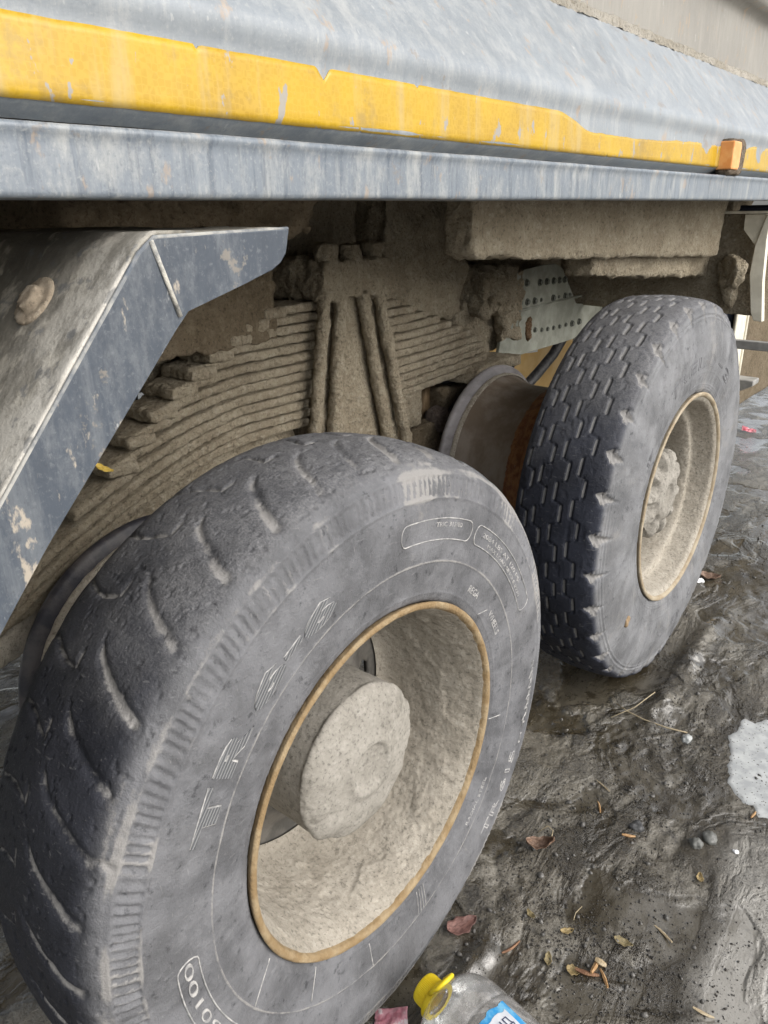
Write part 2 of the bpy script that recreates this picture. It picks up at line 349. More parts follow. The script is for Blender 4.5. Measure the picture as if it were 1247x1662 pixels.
def mat_ground():
    t = NT('wet_mud')
    pale = t.attr('pale'); low = t.attr('low'); rg = t.attr('rough'); sm = t.attr('smooth')
    n1 = t.noise(3.4, 6, .66); n2 = t.noise(20, 7, .72); n3 = t.noise(95, 6, .75); n4 = t.noise(420, 3, .65)
    n5 = t.noise(6.5, 5, .6, off=(7, 3, 0), stretch=(1.9, .7, 1), rot=(0, 0, .6), dist=.6)
    sp = t.voro(150); sp2 = t.voro(60)
    col = t.mix(t.rng(n1, .36, .62), (.030, .022, .010), (.074, .060, .037))
    col = t.mix(t.rng(n5, .46, .62, 0, .9), col, (.190, .172, .138))
    col = t.mix(t.math('MULTIPLY', sm, t.rng(n2, .35, .62, .2, .85)), col, (.158, .141, .109))
    col = t.mix(t.rng(n2, .47, .36, 0, .8), col, (.024, .019, .012))
    col = t.mix(t.math('MULTIPLY', pale, t.rng(n2, .3, .6, .6, .95)), col, (.30, .284, .252))
    dk = t.math('MULTIPLY', t.rng(sp, .10, .24, 1, 0), t.rng(n2, .42, .58, 0, .9))
    col = t.mix(dk, col, (.022, .018, .013))
    dk2 = t.math('MULTIPLY', t.rng(sp2, .06, .20, 1, 0), t.rng(n5, .40, .55, 0, .7))
    col = t.mix(dk2, col, (.028, .023, .016))
    rough = t.rng(n5, .55, .42); n6 = t.noise(4.2, 4, .55, off=(2, 9, 4), dist=.8); wet = t.rng(n6, .47, .56)
    col = t.mix(t.math('MULTIPLY', wet, t.math('SUBTRACT', 1.0, pale)), col, t.mix(.55, col, (.030, .023, .012)))
    col = t.mix(t.math('MULTIPLY', rough, t.rng(n3, .54, .66, 0, .75)), col, (.021, .017, .011))
    col = t.mix(t.math('MULTIPLY', rough, t.rng(n3, .40, .31, 0, .8)), col, (.17, .162, .145))
    col = t.mix(t.rng(n4, .67, .71, 0, .5), col, (.40, .39, .37))
    r = t.rng(t.math('ADD', t.math('MULTIPLY', n1, .6), t.math('MULTIPLY', n3, .4)), .40, .60, .12, .45)
    h = t.math('ADD', t.math('MULTIPLY', n3, 1.0), t.math('MULTIPLY', n4, .3))
    h = t.math('ADD', t.math('MULTIPLY', h, t.rng(rough, 0, 1, .18, 1.0, False)), t.math('MULTIPLY', n2, 1.3)); h = t.math('MULTIPLY', h, t.rng(wet, 0, 1, 1.0, .22, False)); r = t.math('MULTIPLY', r, t.rng(wet, 0, 1, 1.0, .35, False))
    b1 = t.bump(h, .8, .014); b2 = t.bump(h, .35, .016)
    t.l(t.rng(wet, 0, 1, .3, 1.0), t.b.inputs['Coat Weight']); t.b.inputs['Coat Roughness'].default_value = .07; t.b.inputs['Coat IOR'].default_value = 1.6
    t.l(b2, t.b.inputs['Coat Normal'])
    return t.fin(col, r, b1, spec=.6)
M_GROUND = mat_ground()
g = link('ground', npmesh('ground', np.stack([x_, y_, gz], 1), gridF(len(gx), len(gy)), True,
         {'pale': pale, 'low': low, 'rough': rough_, 'smooth': smooth_}), M_GROUND, kind='structure')
g['label'] = 'wet grey brown mud ground with grit and shallow ruts'
def gh(x, y):
    return float(ground_h(np.array([float(x)]), np.array([float(y)]))[0][0])

# ------------------------------------------------------------------ dirty ice sheet at the right
t = NT('dirty_ice'); n1 = t.noise(30, 5, .6); n2 = t.noise(150, 3, .6); v = t.voro(120)
M_ICE = t.fin(t.mix(t.math('MULTIPLY', t.rng(v, .12, .26, 1, 0), t.rng(n1, .36, .5)), t.mix(t.rng(n1, .35, .65), (.34, .35, .35), (.48, .49, .48)), (.10, .09, .08)), .16, t.bump(n2, .1, .002))
cx0, cy0 = .43, 1.0; nr, na = 22, 120; V = []
for i in range(nr):
    for j in range(na):
        a = 2 * math.pi * j / na
        base = np.array([math.cos(a) * .155, math.sin(a) * .21])
        wob = 1 + .30 * float(fbm(np.array([[math.cos(a) * 1.3, math.sin(a) * 1.3, 4.2]]), 1.9, 6, 90, .7)[0])
        q = base * wob * (i / (nr - 1)); V.append([cx0 + q[0] - .22 * q[1], cy0 + q[1], 0])
V = np.array(V); zz = ground_h(V[:, 0], V[:, 1])[0]; rr = np.repeat(np.linspace(0, 1, nr), na)
V[:, 2] = gz0(V[:, 1]) + .004 + .001 * fbm(V, 12, 3, 5); V[:, 2] = np.where(rr > .97, zz - .004, np.maximum(V[:, 2], zz + .0008))
o = link('ice_patch', npmesh('ice_patch', V, np.stack([np.array([i * na + j, (i + 1) * na + j, (i + 1) * na + (j + 1) % na, i * na + (j + 1) % na]) for i in range(nr - 1) for j in range(na)])), M_ICE)
set_props(o, 'pale patch of dirty ice lying on the mud at the right', 'ice')

# ================================================================== the truck
truck = bpy.data.objects.new('dump_truck', None); COL.objects.link(truck); truck.location = (-1.25, .6, -.01)
set_props(truck, 'mud-caked dump truck with grey body, yellow reflective tape and worn rear tyres', 'truck')

# ---- body side: sheets swept along the truck
YS = np.concatenate([np.linspace(-3.2, -.6, 30), np.linspace(-.59, 3.0, 420), np.linspace(3.02, 4.6, 24)])
def sweep_profile(name, prof, n, mat, smooth_prof=False, dent=.0015, seed=0, label=None, parent=truck, mud=None):
    P = resample(prof, n, smooth_prof); nv = len(P); Y, K = np.meshgrid(YS, np.arange(nv), indexing='ij')
    tg = np.gradient(P, axis=0); tg /= np.linalg.norm(tg, axis=1)[:, None] + 1e-9
    V = np.stack([P[K, 0], Y, P[K, 1]], -1).reshape(-1, 3)
    d = dent * fbm(V * np.array([1, 1, 1.5]), 4.5, 3, seed) + dent * .25 * fbm(V, 30, 2, seed + 5)
    if mud is not None: d = d + mud(V)
    nx = tg[:, 1][K].ravel(); nz = -tg[:, 0][K].ravel()
    V[:, 0] += d * nx; V[:, 2] += d * nz
    return link(name, npmesh(name, V, gridF(len(YS), nv, False, True)), mat, parent, label)
sweep_profile('side_skirt', [(-.05, 1.320), (-.004, 1.320), (0, 1.323), (0, 1.360), (.001, 1.366), (.0035, 1.3705), (.001, 1.3745), (-.010, 1.3755), (-.034, 1.3765), (-.036, 1.3785)], 46, M_SKIRT, False, .0012, 3)
sweep_profile('side_panel', [(-.036, 1.3785), (-.026, 1.384), (-.0135, 1.3915), (-.0145, 1.449), (-.0130, 1.4555), (-.0105, 1.464), (-.0095, 1.471), (-.011, 1.481), (-.020, 1.494), (-.150, 1.650), (-.156, 1.656), (-.164, 1.657), (-.205, 1.652)], 70, M_PANEL, False, .0016, 11)
sweep_profile('body_wall', [(-.205, 1.652), (-.207, 1.78), (-.207, 1.826), (-.20, 1.836), (-.168, 1.842), (-.160, 1.85), (-.160, 1.95), (-.168, 1.958), (-.20, 1.965), (-.207, 1.98), (-.207, 2.9)], 60, M_WALL, False, .003, 17)
def crust(V): return 0
# dirt crust along the ledge edge
V = []; ny = 560; nc = 7; ys = np.linspace(.35, 3.2, ny)
for j in range(nc):
    a = math.pi * j / (nc - 1); V.append(np.stack([-.160 + .020 * np.cos(a) + 0 * ys, ys, 1.649 + .012 * np.sin(a) - .010 * (np.cos(a) > .9) + 0 * ys], 1))
V = np.stack(V, 1).reshape(-1, 3); d = fbm(V, 45, 4, 77, .7); V[:, 2] += .006 * d; V[:, 0] += .006 * fbm(V, 38, 4, 78, .7)
link('dirt_crust', npmesh('dirt_crust', V, gridF(ny, nc, False, True)), mat_mud('crust_dirt', (.42, .38, .31), (.55, .51, .44), (.30, .26, .2)), truck, kind='stuff')
# yellow tape with peeled upper edge
ys = np.concatenate([np.linspace(-3, -.6, 20), np.linspace(-.59, 2.4, 900)])
top = np.full_like(ys, 1.4475)
nz_ = lambda f, s, o=3: fbm(np.stack([ys, 0 * ys, 0 * ys], 1), f, o, s, .6)
peel = sstep(.435, .58, ys) * sstep(1.52, 1.40, ys)
top -= peel * (.0235 - .010 * sstep(.6, 1.1, ys) + .0035 * nz_(28, 5, 4)) + .0007 * nz_(40, 9)
top -= .012 * np.clip(1 - np.abs(ys + .078) / .011, 0, 1) + .006 * np.clip(1 - np.abs(ys - .084) / .003, 0, 1) + .005 * np.clip(1 - np.abs(ys + .24) / .003, 0, 1)
bot = 1.3905 + .0005 * nz_(60, 3); bot += .006 * np.clip(1 - np.abs(ys + .02) / .0016, 0, 1) + .004 * np.clip(1 - np.abs(ys - .41) / .002, 0, 1) + .005 * np.clip(1 - np.abs(ys - .63) / .002, 0, 1)
rows = 10; f = np.linspace(0, 1, rows); Z = bot[:, None] * (1 - f) + top[:, None] * f
Xf = np.interp(Z, [1.385, 1.3915, 1.449, 1.4555], [-.0235, -.0128, -.0138, -.0123])
V = np.stack([Xf, np.repeat(ys[:, None], rows, 1), Z], -1).reshape(-1, 3); V[:, 0] += .0006 * fbm(V, 20, 2, 3)
o = link('reflective_tape', npmesh('reflective_tape', V, gridF(len(ys), rows, False, True)), M_TAPE, truck, 'yellow reflective tape, peeled along its top edge')
md = o.modifiers.new('thick', 'SOLIDIFY'); md.thickness = .0008; md.offset = 1
# marker lamp bracket
mb = prism_bm([(1.245, 1.376), (1.330, 1.374), (1.348, 1.392), (1.352, 1.442), (1.335, 1.454), (1.245, 1.451)], -.0215, .012, .005)
mk = muddy('marker_lamp', mb, mat_mud('bracket_dirt', (.17, .13, .09), (.24, .19, .14), (.33, .29, .24)), truck, .005, .003, 45, 3, 4, 'small orange side marker lamp in a dirty bracket')
bm_link('lens', prism_bm([(1.238, 1.3865), (1.290, 1.3860), (1.296, 1.392), (1.298, 1.440), (1.292, 1.4455), (1.240, 1.446)], -.021, .0165, .003), M_ORANGE, mk, smooth=False)

# ---- near mudguard (fender)
fold = np.array([(-.172, 1.2915), (-.328, 1.2905), (-.345, 1.279), (-.505, 1.0905), (-.80, .746)])
edge = np.array([(-.19, 1.262), (-.305, 1.227), (-.315, 1.2165), (-.470, 1.0505), (-.762, .709)])
tip = [(-.165, 1.2935), (-.171, 1.290), (-.174, 1.280), (-.178, 1.271), (-.187, 1.263), (-.20, 1.257)]
fend = None
def fsheet(name, x0, x1, pts, mat, nx=60, ny=150, mud=0, parent=truck, label=None, thick=.004):
    Pp = resample(pts, ny, False); X = np.linspace(x0, x1, nx); A, K = np.meshgrid(X, np.arange(ny), indexing='ij')
    V = np.stack([A, Pp[K, 0], Pp[K, 1]], -1).reshape(-1, 3)
    e = gauss(A.ravel() - x0, .07 + .03 * fbm(V, 6, 3, 2)) * sstep(-.30, -.36, V[:, 1])
    n = np.where((V[:, 1] > -.335)[:, None], np.array([[0, 0, 1.]]), np.array([[0, -.76, .65]]))
    V += n * (mud * np.maximum(0, fbm(V, 16, 5, 12, .62) + .15) + .0012 * fbm(V, 4, 2, 1))[:, None]
    o = link(name, npmesh(name, V, gridF(nx, ny, False, False), True, {'edge': e}), mat, parent, label)
    md = o.modifiers.new('thick', 'SOLIDIFY'); md.thickness = thick; md.offset = 0
    return o
fend = bpy.data.objects.new('mudguard', None)
fguard = fsheet('mudguard', .014, -.60, fold, M_FTOP, 120, 240, .0035, truck, 'bent steel mudguard over the near wheel, top caked in dust')
# lip (vertical face), one sheet with rounded tip
lip_up = np.array([(-.166, 1.2925), (-.328, 1.2895), (-.345, 1.278), (-.505, 1.0895), (-.80, .745)])
lip_lo = np.array([(-.176, 1.276), (-.302, 1.2265), (-.318, 1.2105), (-.470, 1.0505), (-.762, .709)])
bm = bmesh.new(); L = []
poly = [(-.171, 1.2925), (-.1725, 1.2905), (-.173, 1.281), (-.176, 1.270), (-.184, 1.261), (-.196, 1.2545), (-.232, 1.2445), (-.303, 1.2265), (-.318, 1.2105), (-.470, 1.0505), (-.762, .709), (-.80, .745), (-.505, 1.0895), (-.345, 1.278), (-.328, 1.2895)]
lip = bm_link('mudguard_lip', prism_bm(poly, .013, .018, .0012, 2), M_FEND, fguard)
bm_link('weld_seam', tube_bm([(.0185, -.3335, 1.287), (.019, -.325, 1.26), (.019, -.3125, 1.222)], .0022, 8), mat_simple('pale_weld', (.22, .22, .21), (.55, .52, .45), .7, 60, .5), fguard, smooth=True)
bm_link('edge_bead', tube_bm([(.015, -.17, 1.2925), (.016, -.329, 1.2895), (.016, -.346, 1.277), (.016, -.506, 1.0885), (.016, -.80, .744)], .0022, 8), mat_simple('dusty_edge', (.10, .115, .135), (.34, .33, .30), .7, 30, .3), fguard, smooth=True)
nrm = Vector((0, -.76, .65)).normalized(); bc = Vector((-.10, -.3822, 1.2325))
bm = cyl_bm(bc + nrm * .003, nrm, .026, .008, 28); cyl_bm(bc + nrm * .008, nrm, .013, .012, 12, bm=bm)
muddy('bolt', bm, mat_mud('bolt_dirt', (.33, .27, .2), (.40, .34, .26), (.45, .39, .31), bump=.3), fguard, .0028, .0009, 60, 3, 9, 'mud-covered round-headed mudguard bolt')
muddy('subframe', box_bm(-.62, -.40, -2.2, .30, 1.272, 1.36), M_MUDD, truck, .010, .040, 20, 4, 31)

# ---- chassis frame
muddy('frame_rail', prism_bm([(-3, .95), (.2, .95), (1.55, .93), (1.75, .98), (4.5, .98), (4.5, 1.40), (-3, 1.40)], -.90, -.80), M_MUD, truck, .011, .030, 11, 5, 40)
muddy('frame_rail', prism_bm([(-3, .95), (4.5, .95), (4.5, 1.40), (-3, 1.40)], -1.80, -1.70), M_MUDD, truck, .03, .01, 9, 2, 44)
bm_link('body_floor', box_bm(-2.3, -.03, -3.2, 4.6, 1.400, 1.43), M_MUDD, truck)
bm_link('body_wall', box_bm(-2.5, -2.45, -3.2, 4.6, 1.32, 2.9), M_WALL, truck)
muddy('cross_member', box_bm(-.82, -.70, .86, 1.24, 1.02, 1.36), M_MUD, truck, .010, .028, 13, 5, 46)
muddy('cross_member', box_bm(-.78, -.66, -.02, .42, 1.05, 1.36), M_MUDD, truck, .010, .02, 13, 5, 47)
muddy('mud_clump', box_bm(-.76, -.68, 1.30, 1.50, 1.0, 1.14), M_MUD, truck, .008, .03, 18, 5, 48)
bm = bmesh.new(); bmesh.ops.create_icosphere(bm, subdivisions=4, radius=.075, matrix=Matrix.Translation((-.73, 1.40, 1.065)))
muddy('pivot_bracket', bm, M_MUD, truck, .007, .026, 20, 5, 49)

# ---- leaf spring
spring = bpy.data.objects.new('leaf_spring', None)
CY = .63
hr = [.20, .24, .30, .36, .42, .475, .53, .58, .62, .64, .66, .67, .68]
hl = [.23, .285, .335, .39, .44, .49, .545, .60, .65, .74, .84, .90, .94]
main = None; rr_ = random.Random(3)
def leaf_poly(i):
    z0 = 1.106 - i * .0222; th = .0096
    k = .5 + .5 * min(1, max(0, (i - 5) / 5)); P = []
    ys = np.linspace(CY - hl[i], CY + hr[i], 60)
    d = ys - CY
    b = np.where(d < -.33, -.07 / .3 ** 1.6 * k * np.abs(np.minimum(d + .30, 0)) ** 1.6, 0) + np.where(d > .3, .05 * np.maximum(d - .3, 0), 0)
    up_ = [(y, z0 + th + bb) for y, bb in zip(ys, b)]; lo = [(y, z0 - th + bb) for y, bb in zip(ys, b)]
    return up_ + lo[::-1]
base_leaf = None
for i in range(13):
    xo = -.655 - rr_.random() * .010
    bm = prism_bm(leaf_poly(i), xo - .105, xo)
    if i == 0:
        spring = muddy('leaf_spring', bm, M_MUD, truck, .005, .0034, 42, 4, 60, 'stacked leaf spring pack thickly coated in dried mud')
    else:
        muddy('leaf', bm, M_MUD, spring, .005, .0034, 42, 4, 60 + i)
# blunt mud lumps on the left leaf ends
for i in range(0, 9):
    y = CY - hl[i]; z0 = 1.106 - i * .0222; k = .5 + .5 * min(1, max(0, (i - 5) / 5)); dz = -.07 / .3 ** 1.6 * k * max(0, hl[i] - .30) ** 1.6
    muddy('leaf_end', box_bm(-.76, -.652, y - .012, y + .055, z0 + dz - .014, z0 + dz + .010, .006), M_MUD, spring, .005, .006, 34, 4, 90 + i)
muddy('clamp_plate', prism_bm([(.49, .70), (.845, .70), (.775, 1.125), (.56, 1.125)], -.70, -.649), M_MUD, spring, .006, .007, 34, 5, 110)
muddy('top_plate', prism_bm([(.535, 1.118), (.79, 1.118), (.79, 1.180), (.775, 1.205), (.545, 1.205), (.535, 1.19)], -.80, -.615), M_MUD, spring, .006, .017, 22, 5, 111)
for k, yy in enumerate((.575, .66, .74)):
    muddy('nut', cyl_bm((-.645, yy, 1.215), (0, 0, 1), .026, .05, 10), M_MUD, spring, .006, .012, 30, 4, 112 + k)
for k, (ya, za, yb, zb) in enumerate(((.548, 1.13, .478, .72), (.603, 1.13, .545, .70), (.676, 1.13, .775, .70), (.735, 1.13, .852, .70))):
    pts = [(-.628, ya + (yb - ya) * s, za + (zb - za) * s) for s in np.linspace(0, 1, 10)]
    muddy('clamp_rod', tube_bm(pts, .0165, 10), M_MUD, spring, .0055, .006, 34, 5, 120 + k)
# odd running-gear pieces behind the wheels
muddy('bump_stop', box_bm(-.78, -.672, .852, .985, .725, .848, .008), M_MUD, truck, .007, .006, 30, 4, 130)
muddy('spring_seat', prism_bm([(-.30, .50), (-.12, .53), (-.10, .66), (-.17, .68), (-.32, .64)], -.88, -.74), M_MUDL, truck, .009, .008, 25, 4, 131)
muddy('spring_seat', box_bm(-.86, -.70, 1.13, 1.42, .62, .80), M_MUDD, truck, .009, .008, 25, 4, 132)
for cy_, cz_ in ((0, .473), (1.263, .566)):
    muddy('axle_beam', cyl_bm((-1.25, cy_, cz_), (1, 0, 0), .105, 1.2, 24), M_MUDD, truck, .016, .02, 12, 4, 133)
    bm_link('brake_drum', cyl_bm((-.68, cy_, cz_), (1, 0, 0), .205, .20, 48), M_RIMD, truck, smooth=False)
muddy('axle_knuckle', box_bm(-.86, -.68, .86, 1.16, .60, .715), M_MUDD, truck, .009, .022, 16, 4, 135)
bm = bmesh.new(); bmesh.ops.create_icosphere(bm, subdivisions=3, radius=.042, matrix=Matrix.Translation((-.70, 1.10, .715)))
muddy('grease_lump', bm, mat_mud('pinkish_mud', (.15, .115, .095), (.20, .16, .135), (.25, .2, .17)), truck, .006, .012, 25, 4, 136)
muddy('torque_rod', prism_bm([(-.34, .60), (.30, .66), (.50, .72), (.50, .845), (.25, .842), (.05, .80), (-.15, .72), (-.34, .66)], -.80, -.70), M_MUD, truck, .009, .014, 18, 5, 138)
muddy('spring_hanger', prism_bm([(1.22, .885), (1.43, .862), (1.50, .87), (1.50, 1.02), (1.22, 1.05)], -.80, -.735), M_MUD, truck, .008, .016, 20, 5, 139)
bm_link('brake_lever', prism_bm([(1.09, .70), (1.135, .66), (1.185, .69), (1.19, .77), (1.15, .815), (1.11, .81)], -.79, -.755, .008), M_BROWN, truck)
pr = [(0, .066), (0, .066)]
pr = []
for k in range(8):
    z0 = .615 + k * .022; pr += [(z0, .058), (z0 + .005, .070), (z0 + .012, .070), (z0 + .017, .058)]
pr += [(.80, .058), (.802, .082), (.83, .082), (.832, .05), (.832, .001)]
P = resample(pr, 140, False); th = np.linspace(0, 2 * np.pi, 40, endpoint=False); T, K = np.meshgrid(th, np.arange(140), indexing='ij')
V = np.stack([-.80 + P[K, 1] * np.cos(T), 1.255 + P[K, 1] * np.sin(T), P[K, 0]], -1).reshape(-1, 3)
link('rubber_boot', npmesh('rubber_boot', V, gridF(40, 140, True)), M_BLACK, truck, 'black ribbed rubber boot under the spring end')
muddy('shackle_arm', prism_bm([(1.16, .815), (1.20, .86), (1.32, .872), (1.45, .868), (1.45, .835), (1.31, .842), (1.22, .828)], -.74, -.62), M_MUD, truck, .007, .005, 30, 4, 137)

# ---- galvanised bracket with bolts
gus = bm_link('chassis_bracket', prism_bm([(1.43, .838), (1.505, 1.118), (1.70, 1.128), (1.800, 1.128), (1.838, 1.117), (1.86, 1.105), (1.985, .972), (2.045, .968), (2.22, .960), (2.24, .90), (1.985, .842)], -.712, -.70, .002), M_GALV, truck, 'grey galvanised bracket plate with rows of bolts')
bm_link('fold', tube_bm([(-.699, 1.50, .990), (-.699, 2.02, 1.0)], .005, 8), M_GALV, gus, smooth=True)
def bolt_bm():
    bm = cyl_bm((.003, 0, 0), (1, 0, 0), .017, .006, 14); cyl_bm((.010, 0, 0), (1, 0, 0), .0125, .016, 6, bm=bm); return bm
proto = None
rows_ = [(1.60, 1.078, 1), (1.690, 1.073, 1), (1.740, 1.072, 1), (1.790, 1.071, 1), (1.836, 1.070, 1), (1.876, 1.069, 1), (1.56, 1.016, .9), (1.610, 1.015, 1), (1.660, 1.014, 1), (1.708, 1.013, .6), (1.795, 1.012, 1), (1.84, 1.012, .5), (1.888, 1.011, 1), (1.925, 1.012, .6),
         (1.675, .914, .8), (1.725, .908, .7), (1.768, .906, .7), (1.813, .905, .7), (1.861, .904, .7), (1.91, .905, .7), (1.96, .904, 1), (2.02, .904, 1)]
for (y, z, s) in rows_:
    if proto is None:
        proto = bm_link('bolt', bolt_bm(), M_IRON, gus); o = proto
    else:
        o = proto.copy(); COL.objects.link(o); o.parent = gus
    o.location = (-.70, y, z); o.scale = (s * .5, s * .72, s * .72); o.rotation_euler = (random.random(), 0, 0)
muddy('mud_clump', box_bm(-.72, -.690, 1.44, 1.57, .90, 1.12), M_MUD, gus, .007, .024, 20, 5, 140)
bm = bmesh.new(); bmesh.ops.create_icosphere(bm, subdivisions=3, radius=.03, matrix=Matrix.Translation((-.70, 1.63, .925)) @ Matrix.Diagonal((.4, .8, 1.35, 1)))
muddy('mud_clump', bm, mat_mud('red_mud', (.16, .09, .05), (.22, .14, .08), (.27, .2, .13)), gus, .005, .012, 36, 4, 141)

# ---- far mudguard, pipe, panel behind
muddy('mudguard', prism_bm([(.50, 1.395), (.502, 1.229), (.54, 1.222), (1.945, 1.158), (1.953, 1.162), (1.985, 1.30), (1.985, 1.395)], -.265, -.20), M_MUD, truck, .0085, .010, 24, 5, 150, 'mud-caked mudguard valance above the far wheel')
muddy('cross_beam', prism_bm([(1.13, 1.148), (2.03, 1.085), (2.03, 1.152), (1.13, 1.222)], -.33, -.25), M_MUD, truck, .008, .015, 20, 5, 151)
muddy('tube_flange', cyl_bm((-.165, 2.0, 1.105), (.5, .6, 0), .055, .035, 20), M_MUD, truck, .007, .012, 24, 4, 152)
muddy('mud_drip', tube_bm([(-.175, 2.01, 1.085), (-.165, 2.015, 1.05), (-.16, 2.015, 1.01), (-.155, 2.015, .985)], [.03, .028, .018, .006], 10), M_MUD, truck, .006, .006, 30, 4, 153)
pan = muddy('mudguard_panel', prism_bm([(2.04, .962), (2.06, .962), (2.06, 1.284), (2.04, 1.284)], -.95, -.078), M_MUD, truck, .0095, .006, 18, 5, 154)
def xz_prism(xz, y0, y1, bev=.001):
    bm = bmesh.new(); a = [bm.verts.new((x, y0, z)) for x, z in xz]; b = [bm.verts.new((x, y1, z)) for x, z in xz]
    bm.faces.new(a); bm.faces.new(b[::-1])
    for i in range(len(xz)):
        j = (i + 1) % len(xz); bm.faces.new((a[j], a[i], b[i], b[j]))
    if bev: bmesh.ops.bevel(bm, geom=list(bm.edges), offset=bev, segments=1, affect='EDGES')
    return bm
bm_link('edge_strip', xz_prism([(-.082, 1.283), (-.104, 1.19), (-.107, 1.10), (-.085, .98), (-.073, .955), (-.045, .952), (-.064, 1.08), (-.072, 1.2), (-.071, 1.283)], 2.0, 2.03, .002), M_CREAM, pan, 'cream painted edge strip')
bm_link('gusset', xz_prism([(-.150, 1.282), (-.085, 1.282), (-.098, 1.192), (-.105, 1.188), (-.148, 1.236)], 2.008, 2.024, .001), M_CREAM, pan, 'cream triangular gusset plate')
bm_link('top_flange', box_bm(-.24, -.08, 2.0, 2.034, 1.284, 1.292, .001), M_CREAM, pan)
muddy('bracket', box_bm(-.26, -.20, 2.05, 2.12, 1.292, 1.345), M_MUD, truck, .006, .004, 30, 3, 156)
# fuel tank with strap, guard bar, foot bracket
tk = bm_link('fuel_tank', prism_bm([(2.30, .50), (2.56, .50), (2.56, 1.10), (2.30, 1.10)], -.85, -.225, .09, 8), M_TANK, truck, 'dark painted fuel tank held by a cream strap', smooth=True)
def loopx(off, yc, w, th_):
    pts = []
    x0, x1, z0, z1, r = -.85 - off, -.225 + off, .50 - off, 1.10 + off, .09 + off
    for cx_, cz_, a0 in ((x1 - r, z1 - r, 0), (x0 + r, z1 - r, 90), (x0 + r, z0 + r, 180), (x1 - r, z0 + r, 270)):
        for k in range(9):
            a = math.radians(a0 + 90 * k / 8); pts.append((cx_ + r * math.cos(a), cz_ + r * math.sin(a)))
    return pts
A = loopx(.002, 0, 0, 0); B = loopx(.010, 0, 0, 0); bm = bmesh.new(); n = len(A); y0, y1 = 2.335, 2.475
v = [[bm.verts.new((x, y, z)) for x, z in L_] for L_, y in ((A, y0), (B, y0), (B, y1), (A, y1))]
for i in range(n):
    j = (i + 1) % n
    for q in range(4): bm.faces.new((v[q][i], v[q][j], v[(q + 1) % 4][j], v[(q + 1) % 4][i]))
bm_link('tank_strap', bm, M_CREAM, tk)
for yy in (2.33, 2.478): bm_link('strap_edge', tube_bm([(x, yy, z) for x, z in loopx(.012, 0, 0, 0)], .006, 8, closed=True), M_CREAM, tk, smooth=True)
bm_link('guard_bar', prism_bm([(2.225, .822), (2.255, .822), (2.255, .853), (2.225, .853)], -.42, .35, .003), M_GREYBAR, truck)
bm_link('foot_bracket', xz_prism([(-.30, .60), (-.16, .645), (-.125, .665), (-.125, .685), (-.30, .688)], 2.36, 2.44, .003), M_GREYBAR, truck)
muddy('side_cover', box_bm(-.60, -.30, 2.75, 3.9, .45, 1.12), M_MUDD, truck, .02, .004, 12, 3, 160)
bm_link('valve_block', box_bm(-.55, -.2, 2.7, 2.9, 1.15, 1.31, .01), M_TANK, truck)
bm_link('hose_coupling', cyl_bm((-.15, 2.42, 1.305), (1, 0, 0), .022, .05, 16), mat_simple('red_plastic', (.30, .06, .04), (.4, .12, .08), .5, 40, .1), truck, smooth=True)
bm_link('hose_coupling', cyl_bm((-.10, 2.44, 1.30), (0, 0, 1), .018, .06, 16), M_GREYBAR, truck, smooth=True)
bx = bm_link('storage_box', prism_bm([(2.33, .25), (4.3, .25), (4.3, .80), (2.33, .80)], -2.0, -1.41, .02, 3), M_MUST, truck, 'mustard yellow box on the far side of the chassis')
bm_link('sticker', prism_bm([(2.838, .592), (3.02, .577), (3.02, .622), (2.838, .640)], -1.409, -1.404), M_WHITE, bx, 'white rectangular sticker')
bm_link('air_hose', tube_bm([(-.85, 2.30, .90), (-.85, 2.23, .83), (-.85, 2.12, .748), (-.85, 2.0, .692), (-.86, 1.85, .62), (-.88, 1.7, .54)], .021, 12), M_BLACK, truck, 'black air hose hanging under the frame', smooth=True)
bm_link('air_hose', tube_bm([(-.88, 1.98, .90), (-.89, 1.90, .80), (-.90, 1.84, .72), (-.90, 1.80, .6)], .02, 12), M_BLACK, truck, smooth=True)

# ---- wheels
def smooth_prof(keys, n): return resample(keys, n, True)
def groove_line(u, v, u0, v0, u1, v1):
    du, dv = u1 - u0, v1 - v0; t = np.clip(((u - u0) * du + (v - v0) * dv) / (du * du + dv * dv), 0, 1)
    return np.hypot(u - u0 - t * du, v - v0 - t * dv)
NEAR_KEYS = [(-.020, .284), (-.008, .290), (-.002, .300), (.002, .320), (.006, .350), (.009, .385), (.0105, .415), (.009, .445), (.004, .470), (-.003, .487), (-.012, .500), (-.028, .5105), (-.055, .5185), (-.13, .525), (-.205, .519), (-.235, .508), (-.25, .492), (-.258, .45), (-.25, .38), (-.235, .30)]
FAR_KEYS = [(-.020, .284), (-.008, .290), (-.003, .300), (.000, .320), (.004, .350), (.005, .385), (.004, .420), (.000, .450), (-.007, .480), (-.012, .498), (-.016, .512), (-.024, .5185), (-.05, .5250), (-.122, .530), (-.20, .525), (-.222, .5185), (-.232, .508), (-.24, .46), (-.235, .38), (-.225, .30)]
